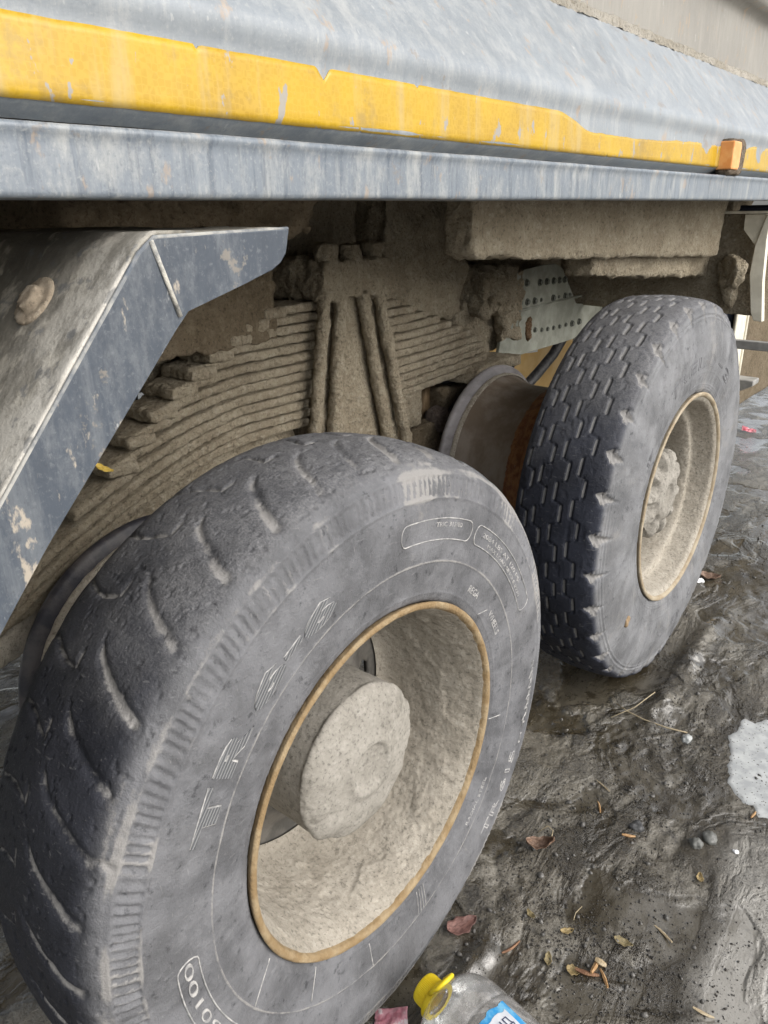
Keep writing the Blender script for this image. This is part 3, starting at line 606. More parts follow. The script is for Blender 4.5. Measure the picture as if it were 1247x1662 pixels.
def wheel_tyre(keys, cy, cz, nth, ns, mode, mat, parent, x_off, gc):
    Kk = np.asarray(keys, float); dense = resample(keys, 900, True)
    # more samples on the outer half
    w = np.where(dense[:, 0] > -.245, 1.0, .25); w = np.where((dense[:, 1] < .51) & (dense[:, 0] < -.1), .2, w)
    cs = np.cumsum(w); idx = np.interp(np.linspace(cs[0], cs[-1], ns), cs, np.arange(900))
    prof = np.stack([np.interp(idx, np.arange(900), dense[:, i]) for i in (0, 1)], 1)
    attrs = {}
    def disp(T, K, X, R):
        TH = T % (2 * np.pi); U = -X; VV = TH * .52
        Q = np.stack([X.ravel() * 1, .52 * np.cos(T).ravel(), .52 * np.sin(T).ravel()], 1)
        nz1 = fbm(Q, 14, 3, 5).reshape(T.shape); nz2 = fbm(Q, 60, 3, 8).reshape(T.shape); nz3 = fbm(Q, 150, 2, 18).reshape(T.shape)
        D = np.zeros_like(X); dust = np.zeros_like(X); side = sstep(.516, .497, R) * (X > -.1)
        tread = (R > .500) | (X < -.02) & (R > .47)
        if mode == 'near':
            N = 38; pitch = 2 * np.pi * .52 / N
            for sgn in (0,):
                k = np.floor(VV / pitch)
                for dk in (-1, 0, 1, 2):
                    v0 = (k + dk) * pitch
                    jit = .010 * np.sin((k + dk) * 7.3)
                    # crescent groove: mid-tread to the shoulder
                    tt = np.clip((.128 - U) / .098, 0, 1)
                    vb = v0 + jit + .060 * tt ** .6 + .004 * nz1
                    near_ = np.abs(VV - vb) * (0.55 + .45 * tt)
                    wdt = .0038 + .0034 * tt
                    near_ = np.maximum(0, near_ - .002 * tt); msk = gauss(near_ + .0018 * nz2, wdt) * sstep(.018, .034, U) * sstep(.136, .122, U)
                    fade = .5 + .5 * np.sin((k + dk) * 2.9 + 1) * np.sin((k + dk) * 1.3)
                    D -= .0052 * msk * (.6 + .4 * fade); dust += msk * (.72 + .38 * fade) * (.55 + .65 * nz1)
                    # inner half: transverse grooves with a short leg
                    vb2 = v0 + .5 * pitch + .010 * np.sin(U * 40 + k) + .003 * nz1
                    msk2 = gauss(VV - vb2, .0042) * sstep(.148, .158, U) * sstep(.245, .23, U)
                    msk3 = gauss(U - .150 - .003 * nz1, .0034) * sstep(-.03, -.02, VV - vb2) * sstep(.004, 0, VV - vb2)
                    D -= .0042 * np.maximum(msk2, .7 * msk3); dust += .55 * np.maximum(msk2, msk3)
                    # sipe pits on the transverse grooves
                    D -= .003 * msk2 * gauss(np.abs(U - .195) - .012, .006)
                    # worn end of each groove at the shoulder, chipped unevenly
                    ch = sstep(.3, .8, np.sin((k + dk) * 5.1 + 2)) * gauss(VV - v0 - .060 - jit + .6 * (R - .4985), .006) * gauss(R - .500 + .004 * nz2, .007) * (X > -.03) * sstep(-.2, .3, nz2 + .5 * nz1)
                    D -= .0035 * ch; dust += .55 * ch
            # sidewall rib band
            band = sstep(.4585, .4625, R) * sstep(.489, .485, R) * (X > -.03)
            ph = TH * 236 + 1.2 * nz1 * 4 + 1.1 * nz2 + 9 * (R - .473) / .03 * .35
            rib = np.clip(np.sin(ph) * 1.6, -1, 1)
            D += band * (.0013 * rib * (1 + 1.2 * nz2) - .0010) ; dust += band * (.04 + .36 * (rib > .2)) * (.75 + .8 * nz1)
            D += .0016 * (gauss(R - .4570, .0022) + .7 * gauss(R - .4905, .0022)) * (X > -.03)
            dust += (.55 * gauss(R - .4580, .003) + .55 * gauss(R - .4925, .005)) * (X > -.03) * (.7 + 1.2 * nz1)
            D += .0013 * gauss(R - .3585, .0012) * (X > -.03); dust += 1.0 * gauss(R - .3587, .0011) * (X > -.03)
            D += .0008 * gauss(R - .306, .002) * (X > -.03)
            # crumbled zone between tread edge and shoulder
            crumb = sstep(.503, .508, R) * sstep(.517, .5125, R) * (X > -.1)
            D -= crumb * .0014 * sstep(.1, .5, nz3 + .6 * nz2)
            # cracks and cuts
            D -= .0022 * sstep(.42, .60, nz3 + .25 * nz2) * (R > .498)
            D -= .0022 * sstep(.035, .0, np.abs(nz2 + .5 * nz1 - .28)) * sstep(.25, .45, nz1) * (R > .50)
            topa = sstep(.45, 1.05, np.sin(T) + .25 * nz1 + .1 * np.cos(T)) * sstep(.495, .510, R)
            dust += .02 + .10 * topa
            smear = gauss(R - .497, .010) * (X > -.035); dust += smear * sstep(-.15, .5, fbm(np.stack([R.ravel() * 90, TH.ravel() * 3, 0 * TH.ravel()], 1), 1.0, 4, 25).reshape(T.shape)) * .65 + .06 * (1 - side) * sstep(.1, .6, nz1) + .30 * sstep(.0, .6, nz1) * side * sstep(.35, .37, R)
        else:
            N = 34; pitch = 2 * np.pi * .525 / N; fr = (VV / pitch) % 1.0; k = np.floor(VV / pitch)
            for g_, (uc, ph) in enumerate(((.072, 0), (.118, .33), (.164, .66), (.204, 0.0))):
                f2 = (fr + ph) % 1.0
                # trapezoid: outer leg, diagonal step, inner leg, step back
                zig = -.010 + .020 * (sstep(.40, .50, f2) - sstep(.90, 1.0, f2))
                step = np.maximum(gauss(f2 - .45, .06), np.maximum(gauss(f2 - .95, .06), gauss(f2 + .05, .06)))
                dd = np.abs(U - uc - zig - .001 * nz2)
                m_ = sstep(.0052, .0030, dd)
                mleg = m_ * (1 - step)
                D -= (.0068 * mleg + .0040 * m_ * step) * (.75 + .5 * nz1)
                dust += .8 * mleg * sstep(.0, .0015, (U - uc - zig + .0022))
            # shoulder scoops
            f3 = (fr + .2) % 1.0
            var = .85 + .35 * np.sin(np.floor(VV / pitch + .2) * 4.7) * np.sin(np.floor(VV / pitch + .2) * 1.9)
            sc = var * np.clip(1 - np.abs((f3 - .5 + 4 * (U - .022)) / .21) - np.abs((U - .021) / .020) + .35 * nz2, 0, 1) * (np.abs(f3 - .5) < .3) * (U < .05)
            D -= .0085 * sstep(0, .45, sc); dust += .85 * sstep(.05, .4, sc)
            nt = sstep(.30, .34, f3) * sstep(.74, .70, f3) * sstep(.500, .506, R) * sstep(.028, .018, U)
            D -= .0045 * nt * (.5 + .6 * var) * (X > -.1); dust += .35 * nt * (X > -.1)
            D += .0016 * (gauss(R - .492, .0025) + gauss(R - .482, .0018)) * (X > -.03) - .001 * gauss(R - .487, .002) * (X > -.03)
            for r_ in (.300, .306, .312): D += .0013 * gauss(R - r_, .0016) * (X > -.03)
            D += .0006 * gauss(R - .345, .002) * (X > -.03)
            tr = sstep(.50, .515, R); D -= tr * .0016 * sstep(.2, .6, nz2)
            topa = sstep(.25, .97, np.sin(T) + .2 * nz1) * tr; dust += .12 * topa
            dust += .04 + .42 * side * (.5 + .6 * nz1)
        D += .0005 * nz2 + .0003 * nz3 + .0008 * nz1
        attrs['top'] = np.clip(topa, 0, 1).ravel(); attrs['dust'] = np.clip(dust, 0, 1).ravel(); attrs['side'] = np.clip(side * (1 + .25 * nz1), 0, 1).ravel()
        return D
    V, F = lathe(prof, nth, cy, cz, disp, x_off)
    # flattened contact patch with bulging sidewall
    zc = gc; d = np.clip((zc + .07 - V[:, 2]) / .09, 0, 1) ** 2
    mid = -.125 + x_off; V[:, 0] += np.sign(V[:, 0] - mid) * .010 * d
    V[:, 2] = np.where(V[:, 2] < zc, zc + .10 * (V[:, 2] - zc), V[:, 2])
    o = link('tyre', npmesh('tyre', V, F, True, attrs), mat, parent)
    xr = prof[:int(np.argmax(prof[:, 1]))]
    return o, (lambda r: np.interp(r, np.maximum.accumulate(xr[:, 1]), xr[:, 0]) + x_off)
def arc_text(body, size, r, a0, a1, W_, xprof, mat, parent, extr=.0012, ccw=False, outline=0, name='lettering', bold=0):
    cu = bpy.data.curves.new('txt', 'FONT'); cu.body = body; cu.size = size; cu.align_x = 'CENTER'; cu.align_y = 'CENTER'; cu.resolution_u = 3
    if outline: cu.fill_mode = 'NONE'; cu.bevel_depth = outline; cu.bevel_resolution = 1; cu.offset = bold
    else: cu.extrude = extr; cu.offset = bold
    ob = bpy.data.objects.new('txt', cu); COL.objects.link(ob)
    dg = bpy.context.evaluated_depsgraph_get(); dg.update(); me = bpy.data.meshes.new_from_object(ob.evaluated_get(dg))
    bpy.data.objects.remove(ob); V = getco(me)
    if len(V) == 0: return None
    V[:, 0] -= (V[:, 0].max() + V[:, 0].min()) / 2; V[:, 1] -= (V[:, 1].max() + V[:, 1].min()) / 2
    span = math.radians(abs(a1 - a0)) * r; V[:, 0] *= span / (V[:, 0].max() - V[:, 0].min())
    am = math.radians((a0 + a1) / 2)
    if ccw: ang = am + V[:, 0] / r; R = r - V[:, 1]
    else: ang = am - V[:, 0] / r; R = r + V[:, 1]
    X = xprof(R) + np.maximum(V[:, 2], -.001)
    setco(me, np.stack([X, W_[0] + R * np.cos(ang), W_[1] + R * np.sin(ang)], 1))
    return link(name, me, mat, parent)
def arc_box(rm, hh, a0, a1, W_, xprof, mat, parent, rad=.0011, name='moulded_outline'):
    pts = []; n = 26; A0, A1 = math.radians(a0), math.radians(a1); q = hh / rm
    for t_ in np.linspace(0, 1, n): pts.append((A0 + (A1 - A0) * t_, rm + hh))
    s = 1 if A1 > A0 else -1
    for k in range(1, 7): a = math.pi * k / 7; pts.append((A1 + s * q * .7 * math.sin(a), rm + hh * math.cos(a)))
    for t_ in np.linspace(1, 0, n): pts.append((A0 + (A1 - A0) * t_, rm - hh))
    for k in range(1, 7): a = math.pi * k / 7; pts.append((A0 - s * q * .7 * math.sin(a), rm - hh * math.cos(a)))
    P3 = [(float(xprof(r)) + .0004, W_[0] + r * math.cos(a), W_[1] + r * math.sin(a)) for a, r in pts]
    return bm_link(name, tube_bm(P3, rad, 6, closed=True), mat, parent, smooth=True)
def radial_mark(a, r0, r1, W_, xprof, mat, parent, rad=.0011, skew=0):
    P3 = []
    for t_ in np.linspace(0, 1, 8):
        r = r0 + (r1 - r0) * t_; aa = math.radians(a + skew * t_); P3.append((float(xprof(r)) + .0003, W_[0] + r * math.cos(aa), W_[1] + r * math.sin(aa)))
    return bm_link('moulded_mark', tube_bm(P3, rad, 6), mat, parent, smooth=True)

def rim_mud(seed, amp, thr=.0):
    def f(T, K, X, R):
        Q = np.stack([X.ravel() * 1.0, R.ravel() * np.cos(T).ravel(), R.ravel() * np.sin(T).ravel()], 1)
        a = fbm(Q, 7, 3, seed).reshape(T.shape); b = fbm(Q * np.array([1, 1, 1]), 34, 4, seed + 3, .6).reshape(T.shape)
        c = fbm(np.stack([Q[:, 0] * 1.0, Q[:, 1] * 3.2, Q[:, 2] * 3.2], 1), 22, 3, seed + 9).reshape(T.shape)
        m_ = sstep(-.004, -.03, X) * sstep(-.215, -.15, X)
        layer = sstep(-.10, .06, a + .22 * b)
        return m_ * amp * .8 * (.45 * layer + .35 * b + .45 * c + .18 * fbm(Q, 95, 3, seed + 21).reshape(T.shape))
    return f
def hand_wheel(name, cy, cz, x_off, keys, mode, mat, label, gc):
    wh = bpy.data.objects.new(name, None); COL.objects.link(wh); wh.parent = truck
    wh.matrix_parent_inverse = Matrix.Translation(-Vector(truck.location)); wh['label'] = label
    big = mode == 'near'
    ty, xp = wheel_tyre(keys, cy, cz, 1300 if big else 1000, 270 if big else 230, mode, mat, wh, x_off, gc)
    # outer rim: rusty lip + mud-lined barrel + disc
    lipk = [(-.020, .283), (-.006, .289), (.0005, .2910), (.0030, .2885), (.0030, .2835), (.000, .2795), (-.006, .2770)]
    V, F = lathe(resample(lipk, 24, False), 180, cy, cz, lambda T, K, X, R: .0006 * fbm(np.stack([X.ravel(), R.ravel() * np.cos(T).ravel(), R.ravel() * np.sin(T).ravel()], 1), 60, 3, 6).reshape(T.shape), x_off)
    rim_o = None
    if big: bar = [(-.004, .2780), (-.020, .270), (-.045, .262), (-.08, .256), (-.13, .252), (-.175, .246), (-.205, .236), (-.217, .222)]
    else: bar = [(-.004, .2780), (-.012, .268), (-.030, .262), (-.060, .254), (-.066, .248), (-.068, .236), (-.085, .229), (-.12, .225), (-.17, .222), (-.205, .205), (-.217, .195)]
    Vb, Fb = lathe(resample(bar, 90, True), 420, cy, cz, rim_mud(200 if big else 230, .0075 if big else .0035), x_off)
    rim = link('rim', npmesh('rim', Vb, Fb), M_MUDR, wh, 'steel rim lined with pale dried mud')
    link('rim_lip', npmesh('rim_lip', V, F), M_RUST if big else M_LIP2, rim, 'rusty rim lip')
    # disc with hand holes
    bm = bmesh.new(); no, r_out, r_in, hr_, nh = 120, .238, .10, .028, 8
    xd = -.222 + x_off
    ring = []
    NR, NA = 26, 192
    Vd = []; keep = []
    for i in range(NR):
        r = r_in + (r_out - r_in) * i / (NR - 1)
        for j in range(NA):
            a = 2 * math.pi * j / NA; dish = .018 * float(sstep(.20, .15, r)); Vd.append((xd + dish, cy + r * math.cos(a), cz + r * math.sin(a)))
    for i in range(NR - 1):
        rm_ = r_in + (r_out - r_in) * (i + .5) / (NR - 1)
        for j in range(NA):
            a = 2 * math.pi * (j + .5) / NA; hole = False
            for h in range(nh):
                ah = 2 * math.pi * (h + .06) / nh
                if math.hypot(rm_ * math.cos(a) - .178 * math.cos(ah), rm_ * math.sin(a) - .178 * math.sin(ah)) < hr_: hole = True
            if not hole: keep.append([i * NA + j, (i + 1) * NA + j, (i + 1) * NA + (j + 1) % NA, i * NA + (j + 1) % NA])
    o = link('disc', npmesh('disc', np.array(Vd), np.array(keep)), M_DISC, rim); md = o.modifiers.new('t', 'SOLIDIFY'); md.thickness = .012
    # hub
    if big:
        hk = [(-.30, .130), (-.24, .131), (-.10, .133), (-.074, .1335), (-.071, .1352), (-.066, .1352), (-.060, .130), (-.053, .118), (-.0475, .103), (-.045, .085), (-.0435, .064), (-.041, .056), (-.0385, .050), (-.0385, .043), (-.0435, .037), (-.0455, .025), (-.0450, .0005)]
        def hd(T, K, X, R):
            Q = np.stack([X.ravel(), R.ravel() * np.cos(T).ravel(), R.ravel() * np.sin(T).ravel()], 1)
            b = fbm(Q, 26, 4, 301, .6).reshape(T.shape); a = fbm(Q, 10, 3, 305).reshape(T.shape); c = fbm(Q, 90, 3, 307).reshape(T.shape)
            ringm = sstep(-.074, -.068, X) * sstep(.072, .100, R)
            lob = np.sin(T * 11 + 1.5 * a * 3)
            return ringm * (.0065 * np.maximum(b + .05, 0) + .0012 * lob + .0015 * a) + .0006 * b + .0003 * c
    else:
        hk = [(-.24, .112), (-.12, .114), (-.085, .116), (-.074, .119), (-.062, .116), (-.054, .104), (-.050, .090), (-.046, .074), (-.038, .064), (-.034, .050), (-.036, .036), (-.043, .028), (-.046, .016), (-.0465, .0005)]
        def hd(T, K, X, R):
            Q = np.stack([X.ravel(), R.ravel() * np.cos(T).ravel(), R.ravel() * np.sin(T).ravel()], 1)
            b = fbm(Q, 24, 4, 311, .6).reshape(T.shape); c = fbm(Q, 90, 3, 317).reshape(T.shape)
            ringm = sstep(-.10, -.08, X) * sstep(.062, .095, R)
            return ringm * (.010 * np.clip(np.sin(T * 10) * 1.4, -1, 1) + .012 * np.maximum(b, 0)) + .0016 * b + .0006 * c
    V, F = lathe(resample(hk, 150, big), 300, cy, cz, hd, x_off)
    link('hub', npmesh('hub', V, F), mat_mud('hub_mud_' + mode, (.235, .218, .188), (.285, .266, .232), (.325, .304, .268), bump=.28), wh, 'round hub cap coated in grey mud')
    # bare inner rim of the missing twin tyre
    ik = [(-.335, .235), (-.335, .283), (-.330, .2925), (-.336, .2935), (-.348, .286), (-.352, .272), (-.375, .268), (-.40, .255), (-.44, .246), (-.50, .246), (-.535, .252), (-.562, .262), (-.580, .268), (-.590, .270), (-.594, .280), (-.600, .2905), (-.608, .294), (-.616, .291), (-.618, .283), (-.612, .27), (-.58, .258), (-.50, .236), (-.40, .24), (-.33, .235)]
    V, F = lathe(resample(ik, 130, False), 220, cy, cz, lambda T, K, X, R: .0012 * fbm(np.stack([X.ravel(), R.ravel() * np.cos(T).ravel(), R.ravel() * np.sin(T).ravel()], 1), 18, 4, 12).reshape(T.shape), 0)
    inr = link('inner_rim', npmesh('inner_rim', V, F), M_RIM if not big else M_RIMD, wh, 'bare inner rim without a tyre')
    V, F = lathe(resample([(-.588, .2715), (-.5925, .281), (-.600, .2925), (-.608, .2962), (-.617, .2925), (-.6195, .284)], 30, True), 220, cy, cz, lambda T, K, X, R: .001 * fbm(np.stack([X.ravel(), R.ravel() * np.cos(T).ravel(), R.ravel() * np.sin(T).ravel()], 1), 30, 3, 16).reshape(T.shape), 0)
    link('flange', npmesh('flange', V, F), M_FLAN if not big else M_RIMD, inr)
    V, F = lathe(resample([(-.574, .268), (-.578, .2725), (-.584, .2745), (-.589, .2725)], 12, True), 260, cy, cz, lambda T, K, X, R: .0022 * fbm(np.stack([X.ravel(), R.ravel() * np.cos(T).ravel(), R.ravel() * np.sin(T).ravel()], 1), 70, 3, 19).reshape(T.shape), 0)
    link('mud_ring', npmesh('mud_ring', V, F), M_MUDL, inr)
    V, F = lathe(resample([(-.3285, .27), (-.3275, .290), (-.331, .2955), (-.338, .2955), (-.349, .288), (-.353, .2745), (-.372, .2705), (-.39, .262), (-.405, .256), (-.415, .250)], 44, False), 300, cy, cz, lambda T, K, X, R: .0035 * fbm(np.stack([X.ravel(), R.ravel() * np.cos(T).ravel(), R.ravel() * np.sin(T).ravel()], 1), 45, 4, 14, .65).reshape(T.shape), 0)
    link('rust_band', npmesh('rust_band', V, F), M_RUSTD, inr, 'flaking dark red rust')
    return wh, xp, (cy, cz)
NW, nxp, nc_ = hand_wheel('wheel', 0.0, .473, 0.0, NEAR_KEYS, 'near', M_RUB, 'near wheel with worn dusty tyre and deep mud-lined rim', -.036)
FW, fxp, fc_ = hand_wheel('wheel', 1.263, .566, .004, FAR_KEYS, 'far', M_RUB2, 'far wheel with zigzag tread and grey sidewall', .046)
# near tyre lettering
def hatched(body, size, r, a0, a1, W_, xp, parent):
    arc_text(body, size, r, a0, a1, W_, xp, M_LET, parent, .0012, bold=.0022)
    arc_text(body, size, r, a0, a1, W_, xp, M_EDGE, parent, outline=.0012, name='letter_outline', bold=.0022)
for s_, a0, a1 in (('T', 157, 146.5), ('R', 145, 135), ('6', 132.5, 123), ('-', 122.5, 117.5), ('6', 117, 107.5)):
    hatched(s_, .0405, .392, a0, a1, nc_, nxp, NW)
for i, a_ in enumerate((86, 58)):
    arc_box(.410, .0165, a_, a_ - (23 if i == 0 else 36), nc_, nxp, M_EDGE, NW, .0010)
arc_text('TRIC 315/80', .010, .417, 76, 66, nc_, nxp, M_EDGE, NW, .0006)
arc_text('2084 LBS AT 120 PSI', .011, .414, 56, 30, nc_, nxp, M_EDGE, NW, .0006)
arc_text('MAX LOAD SINGLE 8270', .009, .402, 52, 26, nc_, nxp, M_EDGE, NW, .0006)
arc_text('REGA', .017, .327, 51, 44, nc_, nxp, M_EDGE, NW, .0008); arc_text('WHEELS', .016, .327, 33, 22, nc_, nxp, M_EDGE, NW, .0008)
arc_box(.400, .016, 181, 210, nc_, nxp, M_EDGE, NW, .0011); arc_text('150100', .019, .400, 205, 180, nc_, nxp, M_EDGE, NW, .0008)
arc_text('M TUBELESS', .014, .436, 0, -24, nc_, nxp, M_EDGE, NW, .0008, ccw=True)
arc_text('RADIAL STEEL', .012, .340, -34, -50, nc_, nxp, M_EDGE, NW, .0007, ccw=True)
arc_text('TR 615', .030, .420, -26, -50, nc_, nxp, M_EDGE, NW, outline=.0008, ccw=True)
for a_, r0, r1, sk in ((206, .30, .357, 4), (-12, .300, .335, 0), (38, .305, .325, -3), (232, .30, .35, 2), (258, .31, .36, 2)): radial_mark(a_, r0, r1, nc_, nxp, M_EDGE, NW, .001, sk)
for k in range(5): radial_mark(-5 - 3.1 * k, .425, .438, nc_, nxp, M_EDGE, NW, .0009, 2)
for k in range(4): radial_mark(-74 - 1.2 * k, .31, .36, nc_, nxp, M_EDGE, NW, .0006, -2)
# far tyre lettering
t = NT('grey_moulding'); M_EDG2 = t.fin((.125, .125, .13), .75)
for body, a0, a1 in (('T', 122, 116), ('R', 114, 107), ('E', 105, 97), ('L', 95, 87), ('O', 85, 74), ('-', 70, 62), ('3', 58, 49)):
    arc_text(body, .046, .374, a0, a1, fc_, fxp, M_EDG2, FW, outline=.0008)
for body, a0, a1 in (('3', -101, -93), ('0', -84, -75), ('8', -66, -57)): arc_text(body, .050, .405, a0, a1, fc_, fxp, M_EDG2, FW, outline=.0009, ccw=True)
arc_text('J7', .020, .35, 152, 143, fc_, fxp, M_EDG2, FW, outline=.0008)
P3 = [(float(fxp(r)) + .0005, fc_[0] + r * math.cos(math.radians(a)), fc_[1] + r * math.sin(math.radians(a))) for a, r in ((-146, .392), (-144, .400), (-146, .408), (-148, .400))]
bm = bmesh.new(); bmesh.ops.create_icosphere(bm, subdivisions=3, radius=.012, matrix=Matrix.Translation(P3[1]) @ Matrix.Diagonal((.35, 1, 1.2, 1)))
muddy('stuck_dirt', bm, M_BROWN, FW, .003, .006, 70, 3, 170)
# opposite-side wheels, seen only as dark shapes below the frame
for cy_, cz_ in ((0, .473), (1.263, .566)):
    V, F = lathe(resample([(-2.15, .28), (-2.15, .46), (-2.18, .51), (-2.30, .525), (-2.42, .51), (-2.45, .46), (-2.45, .28)], 40, True), 80, cy_, cz_)
    link('tyre', npmesh('tyre', V, F), M_BLACK, truck)

# ================================================================== jug
jug = bpy.data.objects.new('plastic_jug', None); COL.objects.link(jug)
jug.location = (.18, -.006, gh(.18, -.006))
set_props(jug, 'clear plastic water jug with yellow cap lying beside the near tyre', 'bottle')
def mat_clear():
    t = NT('clear_plastic'); tr = t.n('ShaderNodeBsdfTransparent'); tr.inputs[0].default_value = (.90, .91, .90, 1)
    gl = t.n('ShaderNodeBsdfGlossy'); gl.inputs['Roughness'].default_value = .14; df = t.n('ShaderNodeBsdfDiffuse'); df.inputs[0].default_value = (.52, .50, .48, 1)
    lw = t.n('ShaderNodeLayerWeight'); lw.inputs[0].default_value = .28
    n = t.noise(50, 4, .6); nb = t.bump(t.noise(26, 3, .5), .35, .006)
    for b in (gl, df): t.l(nb, b.inputs['Normal'])
    t.l(nb, lw.inputs['Normal'])
    m1 = t.n('ShaderNodeMixShader'); m2 = t.n('ShaderNodeMixShader')
    t.setin(m1.inputs[0], t.rng(n, .4, .7, .22, .5)); t.l(tr.outputs[0], m1.inputs[1]); t.l(df.outputs[0], m1.inputs[2])
    t.setin(m2.inputs[0], t.rng(lw.outputs['Fresnel'], 0, 1, .03, .75, False)); t.l(m1.outputs[0], m2.inputs[1]); t.l(gl.outputs[0], m2.inputs[2])
    t.l(m2.outputs[0], t.out.inputs[0]); return t.m
M_CLEAR = mat_clear()
M_YEL = mat_simple('yellow_cap_plastic', (.82, .60, .015), (.85, .66, .03), .4, 30, .1)
AX0 = Vector((.064, .009, .038)); AXD = Vector((.975, -.15, -.0)).normalized()
z_ax = AXD; x_ax = Vector((0, 0, 1)); y_ax = z_ax.cross(x_ax).normalized(); x_ax = y_ax.cross(z_ax)
JM = Matrix(((x_ax.x, y_ax.x, z_ax.x, AX0.x), (x_ax.y, y_ax.y, z_ax.y, AX0.y), (x_ax.z, y_ax.z, z_ax.z, AX0.z), (0, 0, 0, 1)))
JM_np = np.array(JM)
def jl(prof, n, nth, ripple=None):
    P = resample(prof, n, True); th = np.linspace(0, 2 * np.pi, nth, endpoint=False); T, K = np.meshgrid(th, np.arange(n), indexing='ij')
    R = P[K, 1].copy(); Zz = P[K, 0]
    if ripple is not None: R = ripple(T, Zz, R)
    V = np.stack([R * np.cos(T), R * np.sin(T), Zz, np.ones_like(R)], -1).reshape(-1, 4)
    return (V @ JM_np.T)[:, :3], gridF(nth, n, True)
body_p = [(.026, .0235), (.030, .026), (.036, .038), (.046, .058), (.060, .073), (.078, .081), (.095, .0845), (.120, .0845), (.126, .082), (.134, .0845), (.20, .0845), (.206, .082), (.214, .0845), (.32, .0845), (.338, .080), (.344, .06), (.344, .0005)]
def rip(T, Z, R):
    Q = np.stack([np.cos(T).ravel(), np.sin(T).ravel(), Z.ravel() * 12], 1)
    return R * (1 + .03 * fbm(Q, 1.6, 3, 400).reshape(T.shape) * sstep(.05, .09, Z))
V, F = jl(body_p, 150, 96, rip)
V[:, 2] += 0
lift = max(0.0, float((ground_h(V[:, 0], V[:, 1])[0] + .001 - V[:, 2]).max())); 
JL = np.array([0, 0, lift * .55]); V = V + JL
V[:, 2] = np.maximum(V[:, 2], ground_h(V[:, 0], V[:, 1])[0] + .001)
link('bottle_body', npmesh('bottle_body', V, F), M_CLEAR, jug)
def rip_c(T, Z, R): return R + np.where((Z < .026) & (R > .018), .0007 * np.sign(np.sin(T * 60)), 0)
V, F = jl([(-.004, .0005), (-.004, .022), (-.002, .0255), (.004, .0268), (.022, .0275), (.0225, .031), (.026, .035), (.031, .0355), (.034, .033), (.034, .024)], 90, 240, rip_c); V = V + JL
cap = link('cap', npmesh('cap', V, F), M_YEL, jug)
# carrying loop hinged on the collar
loop = [(.034 * math.cos(a), .030 * math.sin(a)) for a in (0,)]
lp = []
for s_, zz_ in ((-.018, .030), (-.020, .045), (-.016, .062), (0, .068), (.016, .062), (.020, .045), (.018, .030)):
    h_ = .034 + max(0, (zz_ - .030)) * .95
    v = JM @ Vector((h_, s_, .030 + (zz_ - .030) * .55)); lp.append(v + Vector(JL))
bm_link('handle', tube_bm(lp, .0042, 8), M_YEL, jug, smooth=True)
# paper label wrapped on the body
def label_patch(name, z0, z1, a0, a1, off, mat, ragged=0, nz=30, na=50):
    A, Z = np.meshgrid(np.radians(np.linspace(a0, a1, na)), np.linspace(z0, z1, nz), indexing='ij')
    Rb = np.interp(Z, [p_[0] for p_ in body_p], [p_[1] for p_ in body_p]); R = rip(A, Z, Rb) + off
    if ragged: Z = Z + ragged * fbm(np.stack([A.ravel() * 3, Z.ravel() * 10, 0 * A.ravel()], 1), 3, 3, 44).reshape(A.shape)
    V = np.stack([R * np.cos(A), R * np.sin(A), Z, np.ones_like(R)], -1).reshape(-1, 4)
    return link(name, npmesh(name, (V @ JM_np.T)[:, :3] + JL, gridF(na, nz)), mat, jug)
M_BLUE = mat_simple('blue_label', (.03, .26, .55), (.16, .42, .62), .4, 60, .1)
M_WLAB = mat_simple('white_label', (.52, .54, .58), (.62, .63, .66), .45, 40, .1)
label_patch('label', .140, .245, -26, 62, .0012, M_BLUE, .004)
label_patch('label_panel', .152, .230, -18, 40, .0018, M_WLAB, .003)
M_INK = mat_simple('dark_ink', (.03, .04, .09), (.05, .06, .12), .5, 60, 0)
cu = bpy.data.curves.new('txt', 'FONT'); cu.body = 'ДИЯ'; cu.size = .020; cu.extrude = .0001; cu.resolution_u = 3
ob = bpy.data.objects.new('txt', cu); COL.objects.link(ob); dg = bpy.context.evaluated_depsgraph_get(); dg.update()
me = bpy.data.meshes.new_from_object(ob.evaluated_get(dg)); bpy.data.objects.remove(ob); V = getco(me)
if len(V):
    ang = np.radians(-14) + (V[:, 0] / .085); Zl = .177 - V[:, 1]
    R = rip(ang, Zl, np.full(len(V), .0845)) + .0026 + V[:, 2]
    Q = np.stack([R * np.cos(ang), R * np.sin(ang), Zl, np.ones(len(V))], 1); setco(me, (Q @ JM_np.T)[:, :3] + JL)
    link('print', me, M_INK, jug)

# ================================================================== litter
def place(o, x, y, rot, tilt=(0, 0), dz=.003):
    o.location = (x, y, gh(x, y) + dz); o.rotation_euler = (tilt[0], tilt[1], rot)
def leaf_mesh(name, L_, W_, curl, seed, jag=.15):
    n, m_ = 26, 9; V = []
    for i in range(n):
        t_ = i / (n - 1); w = W_ * .5 * (math.sin(math.pi * t_ ** .8) ** .75) * (1 + jag * math.sin(17 * t_ + seed)) + 1e-4
        for j in range(m_):
            s_ = j / (m_ - 1) * 2 - 1; V.append((L_ * (t_ - .5), w * s_, curl * (s_ * s_ * .5 + (2 * t_ - 1) ** 2 * .5) * L_))
    V = np.array(V); V[:, 2] += L_ * .10 * fbm(V, 2.2 / L_, 3, seed)
    V[:, 2] -= V[:, 2].min()
    return npmesh(name, V, gridF(n, m_))
def mat_leaf(name, a, b): return mat_simple(name, a, b, .45, 90, .5, stretch=(1, 3, 1))
M_LB = mat_leaf('dead_leaf_brown', (.12, .07, .045), (.25, .165, .115)); M_LR = mat_leaf('dead_leaf_red', (.12, .06, .05), (.21, .11, .09))
